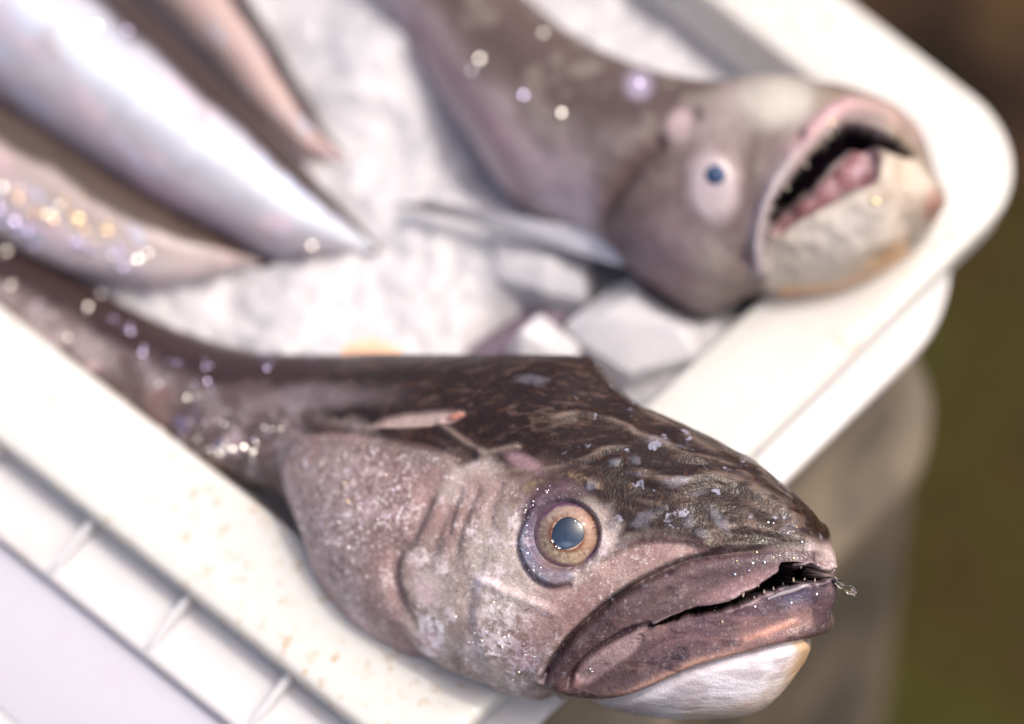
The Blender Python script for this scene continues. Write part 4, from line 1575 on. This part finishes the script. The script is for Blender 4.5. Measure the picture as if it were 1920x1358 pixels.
    col = mix(col, lin(16, 11, 17, 0.8), black)
    wet = wet * (1 - black) - 0.8 * black
    disp -= 0.013 * core * core * core
    return disp, col, wet


gaper = empty('hake', at(1400, 480, Zt - 0.02))
tag(gaper, 'hake with gaping dark mouth and pale sunken eye beside the far rounded corner', 'fish', 'fish lying on the ice in the crate')
st_far = [((1766, 356), (1766, 392), Zt + 0.024, 0.010),
          ((1748, 312), (1750, 425), Zt + 0.024, 0.016),
          ((1704, 232), (1700, 478), Zt + 0.022, 0.026),
          ((1630, 178), (1605, 530), Zt + 0.020, 0.034),
          ((1525, 152), (1500, 553), Zt + 0.017, 0.038),
          ((1435, 142), (1405, 560), Zt + 0.014, 0.038),
          ((1350, 152), (1325, 592), Zt + 0.011, 0.037),
          ((1262, 142), (1235, 545), Zt + 0.008, 0.036),
          ((1180, 116), (1150, 478), Zt + 0.004, 0.034),
          ((1100, 80), (1060, 428), Zt + 0.000, 0.032),
          ((1035, 38), (985, 384), Zt - 0.003, 0.031),
          ((985, -5), (915, 290), Zt - 0.006, 0.030),
          ((925, -70), (845, 190), Zt - 0.008, 0.029),
          ((860, -150), (765, 70), Zt - 0.010, 0.027),
          ((780, -260), (690, -40), Zt - 0.012, 0.025),
          ((640, -420), (570, -250), Zt - 0.016, 0.018),
          ((500, -560), (460, -470), Zt - 0.02, 0.008)]
far = make_fish(st_far, [(0, 7, 200), (7, 14, 110), (14, 16, 16)], 170, 50, author_far, M_FAR, gaper, pw=(0.95, 0.85))
bf, nf_, pf = surf_at(far, 1343, 330)
vd = (CAM - bf) / np.linalg.norm(CAM - bf)
Rf = 20 * np.linalg.norm(bf - CAM) / FPX
eb, enn, _ = surf_at(far, 1336, 352)
e2 = 0.6 * enn + 0.4 * vd
e2 /= np.linalg.norm(e2)
Rb = 46 * np.linalg.norm(bf - CAM) / FPX
x2 = np.cross(UP, e2)
x2 /= np.linalg.norm(x2)
y2 = np.cross(e2, x2)
M_PALE = simple('clouded_eye', tuple(lin(186, 170, 174, 0.8)), 0.25, **{'Coat Weight': 0.5})
eyef = mesh_obj('eye', eb + e2 * 0.0002 + Rb * 0.9 * EV[:, :1] * x2 + Rb * 1.3 * EV[:, 1:2] * y2 + 0.0014 * EV[:, 2:3] * e2, EF, M_PALE, gaper)
ftl = smooth_line([(1456, 380), (1494, 322), (1540, 264), (1588, 228), (1640, 236), (1690, 262)], 8)
for i in range(2, len(ftl) - 1, 2):
    if rng.random() < 0.55:
        x, y = ftl[i] + rng.normal(0, 2, 2)
        add_tooth(far, gaper, x, y, 0.5 + 0.3 * random.random(), 0.8, 0.0012 + 0.0016 * random.random(), 0.0)
eye_grid(bf + e2 * 0.0016, e2, Rf, 0.0016, 0.0001, Rf * 0.95, lambda r, a: lin(44, 70, 106, 0.8), 'pupil', M_DULL, eyef, squash=lambda a: 0.66 + 0.46 * abs(math.sin(a)), nr=10, na=32)
zf = Zt - 0.006
fin([at(1185, 446, zf + 0.012), at(1182, 474, zf + 0.010), at(1168, 500, zf + 0.008)], [at(800, 378, zf), at(748, 386, zf), at(808, 396, zf)], 'pectoral_fin', gaper, lin(206, 206, 218, 0.9), lin(60, 52, 56, 0.7), 0.0014, nr=24, rays=10)

# ------------------------------------------------------------------ silver fish on the left
def silver_author(backc, flank, belly, hi, w_back, seed, irid=1.0):
    def f(t, P, v):
        n = len(v)
        f1 = fbm(P, 40, 3, seed)
        f2 = fbm(P, 120, 3, seed + 9)
        axd = P.max(0) - P.min(0)
        axd = np.array([axd[0], -axd[1], 0.0])
        axd /= np.linalg.norm(axd)
        Ps = P - np.outer(P @ axd, axd) * 0.75
        ir = fbm(Ps, 150, 3, seed + 3)
        ir2 = fbm(Ps, 90, 3, seed + 5)
        col = np.tile(flank, (n, 1))
        col = mix(col, belly, sstep(-v + 0.2 * f1, 0.1, 0.7))
        col = mix(col, hi, np.exp(-((v - 0.22 + 0.15 * f1) / 0.22) ** 2) * 0.8)
        bm_ = sstep(v + 0.10 * f1 + 0.06 * ir, 1 - w_back - 0.14, 1 - w_back + 0.08)
        col = mix(col, lin(188, 206, 240, 0.9), sstep(ir + 0.3 * f2, 0.12, 0.5) * 0.55 * (1 - bm_) * irid)
        col = mix(col, lin(226, 186, 200, 0.9), sstep(-ir2 + 0.3 * f2, 0.15, 0.5) * 0.35 * (1 - bm_) * irid)
        col = mix(col, lin(170, 152, 150, 0.8), sstep(f2 + 0.6 * ir, 0.20, 0.6) * 0.55 * (1 - bm_))
        col = mix(col, backc, bm_)
        col = col * (1 + 0.10 * f2[:, None])
        return 0.0004 * f2, col, np.maximum(np.full(n, 0.5) + 0.3 * f1, 0.05)
    return f


sa = empty('silver_fish', at(400, 300, Zt - 0.02))
tag(sa, 'broad silver white fish with a thin dark back, widest of the fish on the left', 'fish', 'fish lying on the ice in the crate')
st_a = [((712, 466), (690, 478), Zt - 0.018, 0.003),
        ((660, 405), (600, 480), Zt - 0.014, 0.010),
        ((600, 345), (510, 478), Zt - 0.010, 0.017),
        ((520, 258), (410, 440), Zt - 0.006, 0.022),
        ((420, 160), (290, 385), Zt - 0.004, 0.026),
        ((330, 72), (180, 320), Zt - 0.003, 0.028),
        ((240, -10), (60, 245), Zt - 0.004, 0.029),
        ((120, -120), (-80, 140), Zt - 0.006, 0.029),
        ((-60, -280), (-240, -40), Zt - 0.010, 0.027),
        ((-240, -430), (-380, -250), Zt - 0.014, 0.02),
        ((-380, -520), (-460, -420), Zt - 0.018, 0.008)]
fa = make_fish(st_a, [(0, 5, 110), (5, 10, 60)], 110, 40, silver_author(lin(70, 55, 54, 0.7), lin(194, 194, 206, 0.74), lin(204, 190, 198, 0.76), lin(232, 240, 252, 0.80), 0.33, 201), M_SILVER, sa)

sb_ = empty('silver_fish', at(200, 400, Zt - 0.02))
tag(sb_, 'grey brown backed fish between the silver fish and the front hake', 'fish', 'fish lying on the ice in the crate')
st_b = [((498, 486), (480, 496), Zt - 0.020, 0.003),
        ((440, 456), (400, 520), Zt - 0.018, 0.010),
        ((350, 412), (290, 545), Zt - 0.016, 0.016),
        ((240, 350), (170, 525), Zt - 0.014, 0.019),
        ((120, 272), (40, 470), Zt - 0.014, 0.021),
        ((0, 196), (-90, 400), Zt - 0.015, 0.022),
        ((-140, 100), (-220, 300), Zt - 0.017, 0.021),
        ((-300, -20), (-360, 140), Zt - 0.020, 0.014),
        ((-420, -110), (-450, -40), Zt - 0.022, 0.006)]
fb = make_fish(st_b, [(0, 5, 100), (5, 8, 40)], 100, 36, silver_author(lin(86, 71, 65, 0.72), lin(186, 172, 172, 0.85), lin(214, 200, 203, 0.85), lin(160, 144, 140, 0.8), 0.50, 221), M_SILVER, sb_)

sc_ = empty('silver_fish', at(520, 150, Zt - 0.02))
tag(sc_, 'slim pinkish fish with a dark back, beside the ice mound at the top', 'fish', 'fish lying on the ice in the crate')
st_c = [((662, 306), (640, 312), Zt - 0.020, 0.003),
        ((610, 244), (560, 290), Zt - 0.018, 0.010),
        ((568, 172), (490, 240), Zt - 0.015, 0.016),
        ((520, 84), (410, 150), Zt - 0.013, 0.020),
        ((470, 0), (330, 70), Zt - 0.012, 0.022),
        ((410, -100), (250, -20), Zt - 0.012, 0.022),
        ((320, -220), (150, -130), Zt - 0.014, 0.020),
        ((220, -340), (90, -270), Zt - 0.018, 0.010)]
fc = make_fish(st_c, [(0, 5, 90), (5, 7, 30)], 90, 36, silver_author(lin(68, 55, 57, 0.7), lin(180, 156, 152, 0.85), lin(190, 168, 166, 0.85), lin(184, 160, 154, 0.85), 0.46, 241), M_SILVER, sc_)

# tail fins, dark and folded, trailing into the ice
fin([at(700, 452, Zt - 0.014), at(690, 470, Zt - 0.016), at(676, 486, Zt - 0.018)], [at(742, 486, Zt - 0.02), at(730, 500, Zt - 0.021), at(708, 508, Zt - 0.022)], 'tail_fin', sa, lin(98, 84, 84, K), lin(120, 108, 110, K), 0.0015)
fin([at(490, 476, Zt - 0.017), at(484, 490, Zt - 0.018), at(474, 504, Zt - 0.019)], [at(540, 494, Zt - 0.021), at(528, 506, Zt - 0.022), at(508, 514, Zt - 0.022)], 'tail_fin', sb_, lin(84, 72, 74, K), lin(112, 102, 104, K), 0.0015)

# a dark fish that shows only through the gaps of the ice
sd_ = empty('buried_fish', at(1040, 590, Zt - 0.05))
tag(sd_, 'dark purple fish buried in the ice, showing only through gaps behind the front hake', 'fish', 'fish lying on the ice in the crate')
st_d = [((1160, 545), (1150, 570), Zt - 0.034, 0.004),
        ((1100, 540), (1090, 600), Zt - 0.033, 0.010),
        ((1040, 555), (1030, 640), Zt - 0.032, 0.012),
        ((960, 600), (950, 690), Zt - 0.032, 0.012),
        ((880, 650), (870, 720), Zt - 0.035, 0.010),
        ((800, 690), (795, 720), Zt - 0.038, 0.004)]
make_fish(st_d, [(0, 5, 60)], 60, 30, silver_author(lin(92, 76, 88, K), lin(104, 88, 100, K), lin(130, 116, 124, K), lin(110, 96, 110, K), 0.5, 261), M_SILVER, sd_)

# ------------------------------------------------------------------ glint caps added to mirror the sun off the wet skin
m, nt_, b_ = new_mat('glint_metal')
a_ = node(nt_, 'ShaderNodeAttribute', attribute_name='Col')
nt_.links.new(a_.outputs['Color'], b_.inputs['Base Color'])
b_.inputs['Metallic'].default_value = 0.85
b_.inputs['Roughness'].default_value = 0.16
M_GLINT = m


def scatter(items, seed, spread, k):
    """each glint cap with weaker ones beside it"""
    r_ = np.random.default_rng(seed)
    out = []
    for x, y, a, R, c in items:
        out.append((x, y, a, R * (0.55 + 0.6 * r_.random()), c))
        for _ in range(k):
            out.append((x + r_.normal(0, spread), y + r_.normal(0, spread * 0.6), a * (0.5 + 0.4 * r_.random()), R * (0.25 + 0.35 * r_.random()), c))
    return out


def glint_caps(fish, parent, items, seed):
    """low metallic caps, each tilted to mirror the sun to the camera; items are (px, py, radius m, curvature m, colour)"""
    r_ = np.random.default_rng(seed)
    V, F, col = [], [], []
    nseg, nring = 10, 3
    for px, py, a, R, c in items:
        if fish is None:
            p, n_ = px, py
        else:
            b, n_, p = surf_at(fish, px, py)
        view = (CAM - p) / np.linalg.norm(CAM - p)
        h = SUN_DIR + view
        h /= np.linalg.norm(h)
        h = h + r_.normal(size=3) * 0.5 * a / R * 0.6
        h /= np.linalg.norm(h)
        u = np.cross(h, RIGHT)
        u /= np.linalg.norm(u)
        v_ = np.cross(h, u)
        o = p + n_ * 0.5 * a + h * 0.2 * a
        k0 = len(V)
        st = 0.7 + 0.6 * r_.random()
        V.append(o + h * 0.0)
        col.append(c)
        for i in range(1, nring + 1):
            rr = a * i / nring
            for j in range(nseg):
                q = 2 * math.pi * j / nseg
                V.append(o + (u * math.cos(q) * st + v_ * math.sin(q) / st) * rr - h * (R - math.sqrt(max(R * R - rr * rr, 0))))
                col.append(c)
        # skirt down to the skin
        for j in range(nseg):
            q = 2 * math.pi * j / nseg
            V.append(o + (u * math.cos(q) * st + v_ * math.sin(q) / st) * a * 1.05 - h * a * 0.9 - n_ * a * 0.4)
            col.append(c)
        for j in range(nseg):
            j2 = (j + 1) % nseg
            F.append([k0, k0 + 1 + j, k0 + 1 + j2])
            for i in range(nring):
                F.append([k0 + 1 + i * nseg + j, k0 + 1 + (i + 1) * nseg + j, k0 + 1 + (i + 1) * nseg + j2, k0 + 1 + i * nseg + j2])
    V = np.array(V)
    o = mesh_obj('sun_glints', V, F, M_GLINT, parent, True, np.array(col))
    o['kind'] = 'stuff'
    return o


WH, LI, GO, BL = (0.95, 0.93, 0.88), (0.62, 0.56, 0.85), (0.95, 0.72, 0.4), (0.7, 0.8, 0.95)
it = []
for x, y, k, c in ((165, 575, 1.0, WH), (128, 632, 0.8, WH), (12, 470, 1.0, WH), (20, 535, 0.7, WH), (245, 622, 0.7, LI), (268, 664, 0.8, LI), (385, 690, 0.7, LI), (390, 716, 0.7, LI),
                   (500, 692, 0.5, LI), (440, 842, 0.9, WH), (460, 838, 1.0, WH), (476, 846, 1.0, WH), (412, 848, 0.8, WH), (352, 748, 0.6, WH), (264, 786, 0.8, WH), (280, 806, 0.8, WH),
                   (215, 600, 0.5, LI), (330, 680, 0.5, LI), (300, 720, 0.4, WH), (100, 590, 0.5, WH), (70, 570, 0.4, LI)):
    it.append((x, y, 0.0007 * (0.6 + 0.4 * k), 0.0027 * k, c))
it = scatter(it, 6, 14, 2)
for i in range(34):
    x, y = rng.uniform(290, 530), rng.uniform(785, 885)
    it.append((x, y, 0.0003, 0.0006 + 0.0009 * rng.random(), WH if rng.random() < 0.7 else LI))
# small glint caps on the gill cover and cheek
for i in range(80):
    x, y = rng.normal(650, 50), rng.normal(920, 75)
    if 560 < x < 770 and 830 < y < 1110:
        it.append((x, y, 0.00016 + 0.00014 * rng.random(), 0.0003 + 0.0004 * rng.random(), (WH, GO, LI)[rng.integers(3)]))
for i in range(34):
    x, y = rng.normal(935, 40), rng.normal(1190, 55)
    it.append((x, y, 0.00016 + 0.0001 * rng.random(), 0.0003 + 0.0003 * rng.random(), WH if rng.random() < 0.6 else LI))
# snout and lips
for x, y, k, c in ((1503, 1016, 1.2, WH), (1411, 1056, 1.3, BL), (1433, 1054, 1.0, BL), (1378, 1077, 0.9, BL), (1441, 980, 0.8, WH), (1450, 981, 0.5, WH), (1488, 1046, 0.9, GO), (1420, 1036, 0.6, GO),
                   (1450, 1046, 0.6, GO), (1462, 1042, 0.5, WH), (1382, 1052, 0.5, GO), (1405, 1070, 0.5, LI), (1530, 1114, 1.0, WH), (1416, 1138, 0.8, WH), (1484, 1130, 0.8, BL), (1340, 1152, 0.8, BL),
                   (1355, 1166, 0.5, GO), (1342, 1150, 0.9, WH), (1105, 1258, 0.5, WH), (1110, 1262, 0.5, WH), (1494, 990, 0.5, GO), (1476, 1000, 0.5, BL)):
    it.append((x, y, 0.00040, 0.0008 * k, c))
# lids round the eye
for i in range(26):
    a = math.radians(rng.uniform(105, 235))
    rr = 84 + rng.normal(0, 9)
    it.append((1060 + rr * math.cos(a), 1003 - rr * math.sin(a), 0.00010 + 0.00016 * rng.random(), 0.0002 + 0.0006 * rng.random(), WH if rng.random() < 0.7 else LI))
glint_caps(near, hake, it, 77)
it = []
for x, y, k, c in ((8, 352, 0.8, WH), (35, 372, 0.6, GO), (2, 392, 1.0, LI), (30, 416, 1.1, LI), (55, 432, 1.0, LI), (92, 402, 1.2, WH), (100, 412, 0.8, GO), (150, 412, 0.9, GO), (160, 428, 0.7, GO),
                   (143, 455, 1.0, LI), (170, 462, 0.6, LI), (205, 436, 0.6, GO), (222, 472, 0.8, LI), (262, 486, 1.3, WH), (236, 500, 0.6, LI), (120, 372, 0.5, GO), (66, 402, 0.6, GO)):
    it.append((x, y, 0.0012, 0.0034 * k, c))
glint_caps(fb, sb_, scatter(it, 5, 20, 3), 78)
glint_caps(fa, sa, [(180, 52, 0.0012, 0.005, WH), (240, 60, 0.001, 0.003, LI), (585, 458, 0.001, 0.003, WH)], 79)
glint_caps(far, gaper, [(905, 112, 0.0013, 0.0034, WH), (886, 130, 0.0012, 0.0028, WH), (985, 180, 0.0012, 0.0034, LI), (1052, 212, 0.0012, 0.003, WH), (1018, 66, 0.001, 0.002, WH), (1640, 378, 0.001, 0.003, GO), (1560, 232, 0.0008, 0.002, GO), (1198, 158, 0.001, 0.003, LI)], 80)
# glint caps added on the wet edge of the pupil
it = []
for ang, k in ((206, 1.0), (211, 0.6), (228, 0.5), (238, 0.9), (243, 0.6), (58, 0.8), (40, 0.6), (34, 0.7)):
    a = math.radians(ang)
    rr = Reye * (0.45 if ang > 180 else 0.40) * PSH(a)
    p = pc + xax * rr * math.cos(a) + yax * rr * math.sin(a) + en * (0.0042 * 0.80)
    it.append((p, en, 0.00022 * (0.6 + 0.6 * k), 0.0007 * k, (0.95, 0.95, 0.97)))
glint_caps(None, hake, it, 81)
